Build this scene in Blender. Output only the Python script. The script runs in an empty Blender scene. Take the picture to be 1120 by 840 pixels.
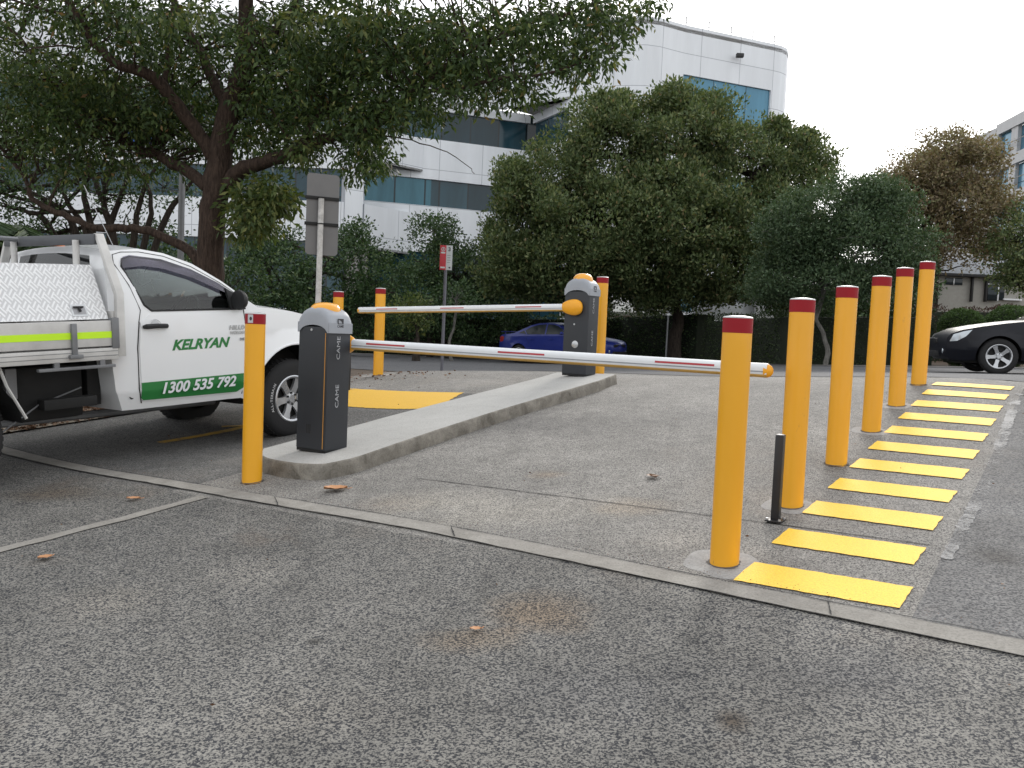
import bpy, bmesh, math, random
import numpy as np
from mathutils import Vector, Matrix
from mathutils.geometry import tessellate_polygon
random.seed(7)
SC = bpy.context.scene
COL = SC.collection
R = math.radians

# ------------------------------------------------------------------ camera
F = 980.0
PITCH, ROLL = 0.06136, -0.0440
CAM = np.array([0.0, 0.0, 1.638])
def _cam():
    cp, sp = math.cos(PITCH), math.sin(PITCH)
    f = np.array([0, cp, -sp]); r = np.array([1.0, 0, 0]); d = np.array([0, -sp, -cp])
    c, s = math.cos(ROLL), math.sin(ROLL)
    return np.array([c * r + s * d, -s * r + c * d, f])
CM = _cam()
def ray(px, py):
    return CM.T @ np.array([(px - 560) / F, (py - 420) / F, 1.0])
def at(px, py, Y):
    d = ray(px, py)
    return CAM + d * (Y / d[1])
cd = bpy.data.cameras.new('camera'); cam = bpy.data.objects.new('camera', cd); COL.objects.link(cam)
cd.sensor_fit = 'HORIZONTAL'; cd.sensor_width = 36; cd.lens = F / 1120 * 36; cd.clip_end = 3000; cd.clip_start = 0.05
m = Matrix.Identity(4)
for i in range(3):
    m[i][0] = CM[0][i]; m[i][1] = -CM[1][i]; m[i][2] = -CM[2][i]; m[i][3] = CAM[i]
cam.matrix_world = m
SC.camera = cam

# ------------------------------------------------------------------ terrain (smooth surface through surveyed points)
U = np.array([.545, .838]); V = np.array([-.838, .545])
def ST(s, t):
    return U * s + V * t
CP = [(1.07, 4.30, .54), (1.65, 5.15, .68), (2.21, 6.0, .81), (2.8, 6.92, .96), (3.38, 7.85, 1.11), (4.0, 8.82, 1.27),
      (-1.82, 6.32, .47), (-3.28, 6.99, .40), (-1.92, 6.11, .44), (-.56, 5.24, .48), (.9, 4.16, .51), (2.0, 3.36, .53), (3.4, 2.5, .55),
      (-2.78, 4.86, .29), (-1.35, 6.22, .50), (-.8, 8.3, .76), (.35, 9.2, .93), (.75, 10.1, 1.05), (1.03, 10.8, 1.04), (1.28, 11.0, 1.08),
      (-1.86, 12.4, .92), (-2.4, 12.2, .83), (-1.4, 17, .74), (0, 15.16, .92), (2.49, 12.2, 1.10), (3.4, 11.1, 1.19), (3.96, 10.44, 1.245), (4.9, 9.3, 1.33),
      (-2.12, 8.6, .51), (-3.79, 5.98, .325), (-5.2, 7.5, .42), (-4.2, 9.6, .59), (9.0, 16.5, 1.2), (1.8, 33, .43), (12.5, 23, 1.18), (6.9, 23.5, .97), (6, 30, .8), (4.9, 34.5, .7), (-4.8, 29.7, .5),
      (0, 0, .12), (-3, 1, .02), (3, 0, .2), (2, -4, -.1), (-5, -2, -.2), (8, 8, 1.25), (7, 3, .62),
      (22, 24, 1.4), (-20, 30, .3), (-15, 8, .35), (20, 8, 1.2), (0, 50, .5), (20, 50, 1.2), (-20, 50, .3), (0, -20, -.3), (-20, -15, -.2), (20, -15, .4)]
CP = np.array(CP)
def _phi(d2):
    return 0.5 * d2 * np.log(d2 + 1e-9)
n = len(CP)
K = _phi(((CP[:, None, :2] - CP[None, :, :2]) ** 2).sum(-1)) + np.eye(n) * 0.25
Pm = np.hstack([np.ones((n, 1)), CP[:, :2]])
A = np.zeros((n + 3, n + 3)); A[:n, :n] = K; A[:n, n:] = Pm; A[n:, :n] = Pm.T
W_ = np.linalg.solve(A, np.concatenate([CP[:, 2], np.zeros(3)]))
def terr(x, y):
    x = np.asarray(x, float); y = np.asarray(y, float); sh = x.shape
    q = np.stack([x.ravel(), y.ravel()], -1)
    z = _phi(((q[:, None] - CP[None, :, :2]) ** 2).sum(-1)) @ W_[:n] + W_[n] + q @ W_[n + 1:]
    r = np.hypot(q[:, 0] - 2, q[:, 1] - 15)
    w = np.clip((r - 38) / 30, 0, 1); w = w * w * (3 - 2 * w)
    return (z * (1 - w) + .5 * w).reshape(sh)
def tz(x, y):
    return float(terr(np.array([x]), np.array([y]))[0])
def ground(px, py, dz=0.0):
    d = ray(px, py); k = 6.0
    lo, hi = 1.0, 80.0
    ks = np.linspace(1.2, 70, 700)
    P = CAM + ks[:, None] * d
    f = P[:, 2] - terr(P[:, 0], P[:, 1]) - dz
    i = int(np.argmax(f < 0)) or len(ks) - 1
    a, b = ks[i - 1], ks[i]
    for _ in range(25):
        c = (a + b) / 2; p = CAM + c * d
        if p[2] - tz(p[0], p[1]) - dz > 0: a = c
        else: b = c
    return CAM + a * d

# ------------------------------------------------------------------ helpers
def link(name, me, parent=None):
    o = bpy.data.objects.new(name, me); COL.objects.link(o)
    if parent: o.parent = parent
    return o
def tag(o, label=None, cat=None, group=None, kind=None):
    if label: o['label'] = label
    if cat: o['category'] = cat
    if group: o['group'] = group
    if kind: o['kind'] = kind
    return o
def empty(name, loc=(0, 0, 0), rz=0.0):
    o = bpy.data.objects.new(name, None); COL.objects.link(o)
    o.location = loc; o.rotation_euler = (0, 0, rz); o.empty_display_size = .2
    return o
def copy_tree(o, parent=None):
    c = o.copy(); COL.objects.link(c)
    if parent: c.parent = parent
    for ch in list(o.children): copy_tree(ch, c)
    return c
def frame(o, origin, fx, fy, fz):
    mm = Matrix.Identity(4)
    for i in range(3):
        mm[i][0] = fx[i]; mm[i][1] = fy[i]; mm[i][2] = fz[i]; mm[i][3] = origin[i]
    o.matrix_world = mm

class MB:
    def __init__(s): s.v = []; s.f = []
    def add(s, vs, fs):
        k = len(s.v); s.v += [tuple(map(float, p)) for p in vs]; s.f += [tuple(i + k for i in q) for q in fs]; return s
    def box(s, x0, x1, y0, y1, z0, z1):
        return s.add([(x0, y0, z0), (x1, y0, z0), (x1, y1, z0), (x0, y1, z0), (x0, y0, z1), (x1, y0, z1), (x1, y1, z1), (x0, y1, z1)],
                     [(0, 3, 2, 1), (4, 5, 6, 7), (0, 1, 5, 4), (1, 2, 6, 5), (2, 3, 7, 6), (3, 0, 4, 7)])
    def tube(s, pts, rad, n=8, cap=True):
        pts = [Vector(map(float, p)) for p in pts]
        if not hasattr(rad, '__len__'): rad = [rad] * len(pts)
        ref = Vector((0.13, 0.21, 0.97)); vs = []; fs = []
        t0 = (pts[1] - pts[0]).normalized()
        if abs(t0.dot(ref)) > .95: ref = Vector((1, 0.1, 0))
        for i, p in enumerate(pts):
            t = (pts[min(i + 1, len(pts) - 1)] - pts[max(i - 1, 0)]).normalized()
            a = (ref - t * ref.dot(t)).normalized(); b = t.cross(a); ref = a
            for j in range(n):
                an = 2 * math.pi * j / n
                vs.append(p + (a * math.cos(an) + b * math.sin(an)) * rad[i])
        for i in range(len(pts) - 1):
            for j in range(n):
                fs.append((i * n + j, i * n + (j + 1) % n, (i + 1) * n + (j + 1) % n, (i + 1) * n + j))
        if cap:
            fs.append(tuple(range(n))[::-1]); fs.append(tuple((len(pts) - 1) * n + j for j in range(n)))
        return s.add(vs, fs)
    def lathe(s, prof, n=32, axis='z', org=(0, 0, 0), cap=False):
        vs = []; fs = []
        for (r, h) in prof:
            for j in range(n):
                a = 2 * math.pi * j / n; c, d = r * math.cos(a), r * math.sin(a)
                q = {'z': (c, d, h), 'y': (c, h, d), 'x': (h, c, d)}[axis]
                vs.append((q[0] + org[0], q[1] + org[1], q[2] + org[2]))
        for i in range(len(prof) - 1):
            for j in range(n):
                fs.append((i * n + j, i * n + (j + 1) % n, (i + 1) * n + (j + 1) % n, (i + 1) * n + j))
        if cap:
            fs.append(tuple(range(n))[::-1]); fs.append(tuple((len(prof) - 1) * n + j for j in range(n)))
        return s.add(vs, fs)
    def prism(s, poly, d0, d1, ax=(0, 1, 2)):
        """poly (p,q) extruded from d0 to d1; ax: which axes p, q, d go to"""
        nn = len(poly); vs = []
        for d in (d0, d1):
            for (p, q) in poly:
                w = [0, 0, 0]; w[ax[0]] = p; w[ax[1]] = q; w[ax[2]] = d; vs.append(w)
        fs = [tuple(range(nn))[::-1], tuple(range(nn, 2 * nn))]
        for i in range(nn):
            j = (i + 1) % nn; fs.append((i, j, nn + j, nn + i))
        return s.add(vs, fs)
    def build(s, name, mat, parent=None, smooth=False, bevel=0, seg=2, autos=None):
        me = bpy.data.meshes.new(name); me.from_pydata(s.v, [], s.f); 
        bm = bmesh.new(); bm.from_mesh(me); bmesh.ops.recalc_face_normals(bm, faces=bm.faces)
        if bevel:
            es = [e for e in bm.edges if len(e.link_faces) == 2 and e.calc_face_angle(0) > .6]
            bmesh.ops.bevel(bm, geom=es, offset=bevel, segments=seg, affect='EDGES', profile=.6, clamp_overlap=True)
        bm.to_mesh(me); bm.free()
        me.materials.append(mat)
        if smooth or bevel:
            me.polygons.foreach_set('use_smooth', [True] * len(me.polygons))
            me.set_sharp_from_angle(angle=R(38))
        return link(name, me, parent)

# ------------------------------------------------------------------ materials
MATS = {}
def nt(name):
    mt = bpy.data.materials.new(name); mt.use_nodes = True; t = mt.node_tree
    return mt, t, t.nodes['Principled BSDF']
def setp(b, col=None, rough=None, metal=None, spec=None, coat=None, **k):
    if col is not None: b.inputs['Base Color'].default_value = (*col, 1)
    if rough is not None: b.inputs['Roughness'].default_value = rough
    if metal is not None: b.inputs['Metallic'].default_value = metal
    if spec is not None: b.inputs['Specular IOR Level'].default_value = spec
    if coat is not None: b.inputs['Coat Weight'].default_value = coat; b.inputs['Coat Roughness'].default_value = .05
def N(t, typ, **k):
    nd = t.nodes.new(typ)
    for a, v in k.items():
        if a in nd.inputs: nd.inputs[a].default_value = v
        else: setattr(nd, a, v)
    return nd
def ramp(t, stops, src=None, interp='LINEAR'):
    r = t.nodes.new('ShaderNodeValToRGB'); r.color_ramp.interpolation = interp
    while len(r.color_ramp.elements) > 1: r.color_ramp.elements.remove(r.color_ramp.elements[-1])
    r.color_ramp.elements[0].position = stops[0][0]; c = stops[0][1]; r.color_ramp.elements[0].color = (*c, 1) if hasattr(c, '__len__') else (c, c, c, 1)
    for p, c in stops[1:]:
        e = r.color_ramp.elements.new(p); e.color = (*c, 1) if hasattr(c, '__len__') else (c, c, c, 1)
    if src is not None: t.links.new(src, r.inputs[0])
    return r
def mixc(t, fac, a, b, mode='MIX'):
    mx = t.nodes.new('ShaderNodeMix'); mx.data_type = 'RGBA'; mx.blend_type = mode
    for k, v in ((0, fac), (6, a), (7, b)):
        if hasattr(v, 'is_linked') or hasattr(v, 'links'): t.links.new(v, mx.inputs[k])
        elif k == 0: mx.inputs[0].default_value = v
        else: mx.inputs[k].default_value = (*v, 1)
    return mx.outputs[2]
def plain(name, col, rough=.5, metal=0, dirt=.12, scale=6, spec=None, coat=None, bump=0, bscale=80):
    mt, t, b = nt(name); setp(b, col, rough, metal, spec, coat)
    tc = N(t, 'ShaderNodeTexCoord'); nz = N(t, 'ShaderNodeTexNoise', Scale=scale, Detail=6.0, Roughness=.65); t.links.new(tc.outputs['Object'], nz.inputs['Vector'])
    r = ramp(t, [(.35, (1 - dirt,) * 3), (.62, (1,) * 3)], nz.outputs[0])
    t.links.new(mixc(t, 1.0, col, r.outputs[0], 'MULTIPLY'), b.inputs['Base Color'])
    if not coat: rr = ramp(t, [(.3, max(0, rough - .08)), (.7, min(1, rough + .1))], nz.outputs[0]); t.links.new(rr.outputs[0], b.inputs['Roughness'])
    if bump:
        n2 = N(t, 'ShaderNodeTexNoise', Scale=bscale, Detail=4.0); t.links.new(tc.outputs['Object'], n2.inputs['Vector'])
        bp = N(t, 'ShaderNodeBump', Strength=bump, Distance=.01); t.links.new(n2.outputs[0], bp.inputs['Height']); t.links.new(bp.outputs[0], b.inputs['Normal'])
    return mt
def glassy(name, tint=(.5, .6, .6), alpha=.35, rough=.02):
    mt = bpy.data.materials.new(name); mt.use_nodes = True; t = mt.node_tree; t.nodes.clear()
    out = N(t, 'ShaderNodeOutputMaterial'); gl = N(t, 'ShaderNodeBsdfGlossy', Roughness=rough); tr = N(t, 'ShaderNodeBsdfTransparent')
    tr.inputs[0].default_value = (*tint, 1); fr = N(t, 'ShaderNodeFresnel', IOR=1.5)
    mx = N(t, 'ShaderNodeMixShader'); ml = N(t, 'ShaderNodeMath', operation='MULTIPLY_ADD'); t.links.new(fr.outputs[0], ml.inputs[0]); ml.inputs[1].default_value = 1.0; ml.inputs[2].default_value = .03
    t.links.new(ml.outputs[0], mx.inputs[0]); t.links.new(tr.outputs[0], mx.inputs[1]); t.links.new(gl.outputs[0], mx.inputs[2]); t.links.new(mx.outputs[0], out.inputs[0])
    return mt
def aggregate(name, dark, light, cell=95.0, mott=(.75, 1.15), stain=(.30, .25, .2), stainamt=.25, thr=(.35, .62), bump=.5, fine=.5, spots=(), tracks=()):
    mt, t, b = nt(name); setp(b, rough=.82, spec=.3)
    tc = N(t, 'ShaderNodeTexCoord')
    wn = N(t, 'ShaderNodeTexNoise', Scale=cell, Detail=3.0, Roughness=.62); t.links.new(tc.outputs['Object'], wn.inputs['Vector'])
    vo = N(t, 'ShaderNodeTexVoronoi', Scale=cell * 1.15); t.links.new(tc.outputs['Object'], vo.inputs['Vector'])
    vs = N(t, 'ShaderNodeSeparateColor'); t.links.new(vo.outputs['Color'], vs.inputs[0])
    mm = N(t, 'ShaderNodeMath', operation='MULTIPLY_ADD'); t.links.new(vs.outputs[0], mm.inputs[0]); mm.inputs[1].default_value = .30
    t.links.new(wn.outputs[0], mm.inputs[2])
    r = ramp(t, [(thr[0] + .12, dark), (thr[1] + .12, light)], mm.outputs[0])
    big = N(t, 'ShaderNodeTexNoise', Scale=.9, Detail=5.0, Roughness=.6); t.links.new(tc.outputs['Object'], big.inputs['Vector'])
    rb = ramp(t, [(.3, mott[0]), (.7, mott[1])], big.outputs[0])
    c1 = mixc(t, 1.0, r.outputs[0], rb.outputs[0], 'MULTIPLY')
    mid = N(t, 'ShaderNodeTexNoise', Scale=7.0, Detail=5.0, Roughness=.7); t.links.new(tc.outputs['Object'], mid.inputs['Vector'])
    rm = ramp(t, [(.35, .86), (.65, 1.12)], mid.outputs[0]); c1 = mixc(t, 1.0, c1, rm.outputs[0], 'MULTIPLY')
    st = N(t, 'ShaderNodeTexNoise', Scale=.55, Detail=6.0, Roughness=.7, Distortion=.4); mp = N(t, 'ShaderNodeMapping'); mp.inputs['Location'].default_value = (3.1, 7.7, 0)
    t.links.new(tc.outputs['Object'], mp.inputs[0]); t.links.new(mp.outputs[0], st.inputs['Vector'])
    rs = ramp(t, [(.56, 0.0), (.75, stainamt)], st.outputs[0])
    c2 = mixc(t, rs.outputs[0], c1, stain)
    wob = N(t, 'ShaderNodeTexNoise', Scale=2.6, Detail=7.0, Roughness=.72); t.links.new(tc.outputs['Object'], wob.inputs['Vector'])
    for (sx_, sy_, rr_, el_, colr, amt) in spots:
        sub = N(t, 'ShaderNodeVectorMath', operation='SUBTRACT'); t.links.new(tc.outputs['Object'], sub.inputs[0]); sub.inputs[1].default_value = (sx_, sy_, 0)
        ml_ = N(t, 'ShaderNodeVectorMath', operation='MULTIPLY'); t.links.new(sub.outputs[0], ml_.inputs[0]); ml_.inputs[1].default_value = (1 / rr_, 1 / (rr_ * el_), 0)
        ln = N(t, 'ShaderNodeVectorMath', operation='LENGTH'); t.links.new(ml_.outputs[0], ln.inputs[0])
        ad = N(t, 'ShaderNodeMath', operation='MULTIPLY_ADD'); t.links.new(wob.outputs[0], ad.inputs[0]); ad.inputs[1].default_value = 1.6; t.links.new(ln.outputs['Value'], ad.inputs[2])
        rsp = ramp(t, [(.0, 0.0), (.999, 0.0)], None); rsp.color_ramp.elements[0].position = .55; rsp.color_ramp.elements[0].color = (amt, amt, amt, 1); rsp.color_ramp.elements[1].position = 1.0; rsp.color_ramp.elements[1].color = (0, 0, 0, 1)
        hf = N(t, 'ShaderNodeMath', operation='MULTIPLY'); t.links.new(ad.outputs[0], hf.inputs[0]); hf.inputs[1].default_value = .55; t.links.new(hf.outputs[0], rsp.inputs[0])
        mixed = mixc(t, rsp.outputs[0], c2, mixc(t, 1.0, c2, colr, 'MULTIPLY')); c2 = mixed
    for (tt_, wd_, k_) in tracks:
        dt_ = N(t, 'ShaderNodeVectorMath', operation='DOT_PRODUCT'); t.links.new(tc.outputs['Object'], dt_.inputs[0]); dt_.inputs[1].default_value = (-.838, .545, 0)
        a1 = N(t, 'ShaderNodeMath', operation='SUBTRACT'); t.links.new(dt_.outputs['Value'], a1.inputs[0]); a1.inputs[1].default_value = tt_
        a2 = N(t, 'ShaderNodeMath', operation='ABSOLUTE'); t.links.new(a1.outputs[0], a2.inputs[0])
        a3 = N(t, 'ShaderNodeMath', operation='MULTIPLY_ADD'); t.links.new(wob.outputs[0], a3.inputs[0]); a3.inputs[1].default_value = .9; t.links.new(a2.outputs[0], a3.inputs[2])
        rt = ramp(t, [(.35, k_), (.35 + wd_, 1.0)], a3.outputs[0]); c2 = mixc(t, 1.0, c2, rt.outputs[0], 'MULTIPLY')
    t.links.new(c2, b.inputs['Base Color'])
    bp = N(t, 'ShaderNodeBump', Strength=bump, Distance=.004); t.links.new(mm.outputs[0], bp.inputs['Height']); t.links.new(bp.outputs[0], b.inputs['Normal'])
    return mt
def gq(px, py, r, el, c, a):
    p = ground(px, py); return (p[0], p[1], r, el, c, a)
M_apron = aggregate('apron_aggregate', (.026, .028, .034), (.235, .225, .205), 112, (.74, 1.16), stain=(.20, .13, .08), stainamt=.3, thr=(.42, .63), bump=.9,
    spots=[gq(590, 672, .30, .9, (1.08, .88, .70), .9), gq(520, 700, .26, .6, (1.06, .9, .74), .8), gq(270, 628, .26, 1.3, (1.35, 1.33, 1.3), 1), gq(250, 700, .2, 1, (.8, .8, .8), 1), gq(345, 703, .05, 1, (.25, .25, .25), 1), gq(800, 790, .07, 1.4, (.5, .42, .36), 1), gq(660, 750, .5, .7, (.82, .83, .86), 1), gq(930, 740, .35, .7, (.82, .83, .87), 1), gq(110, 660, .35, .8, (1.15, 1.12, 1.08), 1), gq(60, 540, .5, .6, (.8, .72, .64), 1), gq(340, 780, .35, .7, (1.12, 1.1, 1.08), 1)])
M_drive = aggregate('driveway_aggregate', (.045, .044, .045), (.300, .287, .266), 135, (.80, 1.16), stain=(.30, .25, .2), stainamt=.3, thr=(.35, .62), bump=.9,
    spots=[gq(620, 500, .5, .55, (1.25, 1.25, 1.25), 1), gq(470, 545, .45, .6, (1.16, 1.14, 1.10), 1), gq(690, 555, .3, .7, (1.12, 1.04, .95), 1), gq(600, 465, .9, .7, (.74, .74, .75), 1), gq(760, 455, .7, .7, (.80, .80, .81), 1), gq(560, 560, .9, .45, (1.16, 1.14, 1.1), 1), gq(850, 600, .35, .6, (1.25, 1.25, 1.24), .9), gq(740, 590, .2, 1, (1.3, 1.28, 1.25), .8), gq(420, 552, .3, .8, (1.12, 1.06, 1.0), 1), gq(735, 640, .1, 1, (.7, .65, .6), 1), gq(600, 520, .16, .8, (1.1, .95, .82), .8)],
    tracks=[(2.2, .25, .90), (3.75, .25, .88)])
M_side = aggregate('side_paving', (.04, .041, .046), (.185, .182, .178), 95, (.8, 1.2), thr=(.35, .68), spots=[gq(1090, 610, .15, 1, (.6, .58, .56), 1), gq(1080, 560, .3, 1, (1.2, 1.2, 1.2), 1)])
M_asph = aggregate('road_asphalt', (.05, .052, .057), (.12, .12, .125), 60, (.9, 1.1), stain=(.09, .09, .09))
M_lane = aggregate('lane_asphalt', (.035, .035, .037), (.20, .195, .185), 110, (.8, 1.1), thr=(.38, .68))
M_soil = aggregate('garden_soil', (.02, .015, .01), (.13, .09, .06), 40, (.6, 1.3), stain=(.12, .08, .05), bump=.8)
def concrete(name, col, dirtcol, amt=.6, sc=3.0):
    mt, t, b = nt(name); setp(b, rough=.85, spec=.25); tc = N(t, 'ShaderNodeTexCoord')
    a = N(t, 'ShaderNodeTexNoise', Scale=sc, Detail=8.0, Roughness=.7, Distortion=.5); t.links.new(tc.outputs['Object'], a.inputs['Vector'])
    f = N(t, 'ShaderNodeTexNoise', Scale=90.0, Detail=4.0, Roughness=.7); t.links.new(tc.outputs['Object'], f.inputs['Vector'])
    r = ramp(t, [(.35, 0.0), (.7, amt)], a.outputs[0]); c = mixc(t, r.outputs[0], col, dirtcol)
    rf = ramp(t, [(.3, .72), (.55, 1.05)], f.outputs[0]); c = mixc(t, 1.0, c, rf.outputs[0], 'MULTIPLY')
    vo = N(t, 'ShaderNodeTexVoronoi', Scale=28.0); t.links.new(tc.outputs['Object'], vo.inputs['Vector'])
    rv = ramp(t, [(.05, .45), (.1, 1.0)], vo.outputs['Distance']); c = mixc(t, .7, c, mixc(t, 1.0, c, rv.outputs[0], 'MULTIPLY'))
    t.links.new(c, b.inputs['Base Color'])
    bp = N(t, 'ShaderNodeBump', Strength=.35, Distance=.004); t.links.new(f.outputs[0], bp.inputs['Height']); t.links.new(bp.outputs[0], b.inputs['Normal'])
    return mt
M_strip = concrete('drain_concrete', (.31, .295, .27), (.20, .187, .168), .9, 6)
M_island_top = concrete('island_concrete', (.42, .415, .40), (.33, .325, .31), .6, 3)
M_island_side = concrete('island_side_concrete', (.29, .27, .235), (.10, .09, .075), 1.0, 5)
M_collar = concrete('collar_concrete', (.36, .355, .345), (.24, .235, .23), .9, 9)
M_whiteline = None
def paint_mat(name, col, wear=.5, base=(.2, .2, .19), sc=22.0, hard=(.60, .66)):
    mt, t, b = nt(name); setp(b, rough=.62, spec=.35); tc = N(t, 'ShaderNodeTexCoord')
    a = N(t, 'ShaderNodeTexNoise', Scale=sc, Detail=8.0, Roughness=.75); t.links.new(tc.outputs['Object'], a.inputs['Vector'])
    f = N(t, 'ShaderNodeTexNoise', Scale=110.0, Detail=5.0, Roughness=.7); t.links.new(tc.outputs['Object'], f.inputs['Vector'])
    rf = ramp(t, [(.3, .78), (.6, 1.04)], f.outputs[0]); c = mixc(t, 1.0, col, rf.outputs[0], 'MULTIPLY')
    r = ramp(t, [(hard[0], 0.0), (hard[1], wear)], a.outputs[0]); c = mixc(t, r.outputs[0], c, base)
    t.links.new(c, b.inputs['Base Color'])
    bp = N(t, 'ShaderNodeBump', Strength=.7, Distance=.006); t.links.new(f.outputs[0], bp.inputs['Height']); t.links.new(bp.outputs[0], b.inputs['Normal'])
    return mt
M_ypaint = paint_mat('yellow_road_paint', (1.0, .635, .07), .35, (.45, .33, .1), 30, (.66, .72))
M_yband = paint_mat('yellow_band_paint', (.72, .42, .03), .4, (.3, .2, .06), 12, (.62, .72))
M_yfade = paint_mat('worn_yellow_paint', (.5, .30, .04), .8, (.12, .11, .09), 14, (.5, .62))
M_wfade = paint_mat('worn_white_band', (.34, .34, .34), .5, (.2, .2, .2), 16, (.40, .58))
_t = M_wfade.node_tree; _o = _t.nodes['Material Output']; _p = _t.nodes['Principled BSDF']; _tc = N(_t, 'ShaderNodeTexCoord')
_n = N(_t, 'ShaderNodeTexNoise', Scale=42.0, Detail=9.0, Roughness=.78); _t.links.new(_tc.outputs['Object'], _n.inputs['Vector']); _n2 = N(_t, 'ShaderNodeTexNoise', Scale=3.0, Detail=3.0); _t.links.new(_tc.outputs['Object'], _n2.inputs['Vector'])
_a = N(_t, 'ShaderNodeMath', operation='ADD'); _t.links.new(_n.outputs[0], _a.inputs[0]); _t.links.new(_n2.outputs[0], _a.inputs[1])
_r = ramp(_t, [(.45, 0.0), (.56, .8)], None); _h = N(_t, 'ShaderNodeMath', operation='MULTIPLY'); _t.links.new(_a.outputs[0], _h.inputs[0]); _h.inputs[1].default_value = .5; _t.links.new(_h.outputs[0], _r.inputs[0])
_x = N(_t, 'ShaderNodeMixShader'); _tr = N(_t, 'ShaderNodeBsdfTransparent'); _t.links.new(_r.outputs[0], _x.inputs[0]); _t.links.new(_tr.outputs[0], _x.inputs[1]); _t.links.new(_p.outputs[0], _x.inputs[2]); _t.links.new(_x.outputs[0], _o.inputs[0])
M_boll = plain('bollard_yellow', (.82, .385, .013), .33, 0, .06, 4, coat=.25)
def scuff():
    mt, t, b = nt('bollard_yellow_scuffed'); setp(b, rough=.36, coat=.2); tc = N(t, 'ShaderNodeTexCoord'); oi = N(t, 'ShaderNodeObjectInfo')
    mp = N(t, 'ShaderNodeMapping'); mp.inputs['Scale'].default_value = (1, 1, .35); t.links.new(tc.outputs['Object'], mp.inputs[0])
    cb_ = N(t, 'ShaderNodeCombineXYZ'); m_ = N(t, 'ShaderNodeMath', operation='MULTIPLY'); t.links.new(oi.outputs['Random'], m_.inputs[0]); m_.inputs[1].default_value = 40
    t.links.new(m_.outputs[0], cb_.inputs[0]); t.links.new(m_.outputs[0], cb_.inputs[2]); t.links.new(cb_.outputs[0], mp.inputs['Location'])
    n1 = N(t, 'ShaderNodeTexNoise', Scale=3.0, Detail=4.0); t.links.new(mp.outputs[0], n1.inputs['Vector']); r1 = ramp(t, [(.35, (.78, .365, .012)), (.65, (.85, .405, .016))], n1.outputs[0])
    n2 = N(t, 'ShaderNodeTexNoise', Scale=9.0, Detail=9.0, Roughness=.8); t.links.new(mp.outputs[0], n2.inputs['Vector']); r2_ = ramp(t, [(.63, 0.0), (.68, .6)], n2.outputs[0])
    t.links.new(mixc(t, r2_.outputs[0], r1.outputs[0], (.42, .22, .05)), b.inputs['Base Color'])
    n3 = N(t, 'ShaderNodeTexNoise', Scale=2.0, Detail=6.0); t.links.new(mp.outputs[0], n3.inputs['Vector']); r3 = ramp(t, [(.3, .26), (.7, .5)], n3.outputs[0]); t.links.new(r3.outputs[0], b.inputs['Roughness'])
    return mt
M_boll = scuff()
M_bred = plain('bollard_red_tape', (.30, .010, .018), .5, 0, .1, spec=.25)
M_cap = plain('galvanised_cap', (.55, .55, .56), .4, .3, .1)
M_grime_shade = plain('grime_contact_shade', (.12, .11, .10), .9, 0, .5, 30)  # dark tone for bollard feet: grime plus a painted contact shadow
M_blk = plain('black_powdercoat', (.018, .018, .02), .42)
M_char = plain('charcoal_cabinet', (.028, .031, .037), .5, 0, .12, 3, bump=.05, bscale=400)
M_hood = plain('grey_plastic_hood', (.33, .35, .385), .45, 0, .1)
M_hlamp = plain('orange_lamp_plastic', (.85, .38, .02), .25, 0, .05, coat=.5)
M_orange = plain('orange_plastic', (.86, .38, .015), .38, 0, .06)
M_otrim = plain('orange_trim', (.55, .27, .06), .5)
M_boom = plain('boom_white_aluminium', (.74, .76, .78), .35, .1, .06)
M_boomg = plain('boom_grey_groove', (.34, .355, .38), .4, .3, .1)
M_rubber = plain('boom_yellow_rubber', (.60, .36, .09), .6, 0, .15)
M_redtape = plain('red_reflective_tape', (.45, .03, .04), .35)
M_white = plain('white_text', (.75, .77, .8), .5)
M_greytext = plain('grey_text', (.42, .43, .45), .5)
M_logo = plain('dark_logo', (.03, .03, .035), .5)
M_silver = plain('brushed_silver', (.55, .56, .57), .35, .6)
M_utewhite = plain('white_car_paint', (.80, .81, .82), .28, 0, .012, 2.5, coat=.6)
M_green = plain('green_vinyl', (.022, .20, .045), .35)
M_tyre = plain('tyre_rubber', (.018, .018, .019), .85, 0, .3, 9, bump=.2, bscale=60)
M_tyrewhite = plain('tyre_white_letters', (.5, .5, .5), .7)
M_alloy = plain('alloy_rim', (.55, .56, .58), .3, .75, .15)
M_dark = plain('dark_plastic', (.012, .012, .013), .6)
M_chass = plain('chassis_black', (.008, .008, .008), .7, 0, .4)
M_inter = plain('interior_grey', (.05, .05, .052), .8)
M_galv = plain('galvanised_steel', (.22, .225, .235), .5, .35, .2)
M_alu = plain('aluminium_sideboard', (.60, .59, .57), .45, .15, .18, 5)
M_fluoro = plain('fluoro_tape', (.60, .95, .02), .5, 0, .05)
M_glass = glassy('side_glass', (.78, .84, .82))
M_visor = glassy('window_visor', (.55, .52, .60), rough=.08)
M_lampglass = plain('headlamp_lens', (.55, .6, .65), .12, .3, .05, coat=1)
M_seam = plain('dark_seam', (.02, .02, .02), .8)
M_pole = plain('white_pole_paint', (.56, .55, .53), .5, 0, .35, 14)
M_poleg = plain('grey_pole', (.16, .16, .185), .5, .2)
M_signback = plain('sign_back_aluminium', (.16, .157, .157), .55, .1, .15, 4)
M_signred = plain('sign_red', (.62, .04, .06), .4)
M_signwhite = plain('sign_white', (.68, .72, .73), .4)
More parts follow.
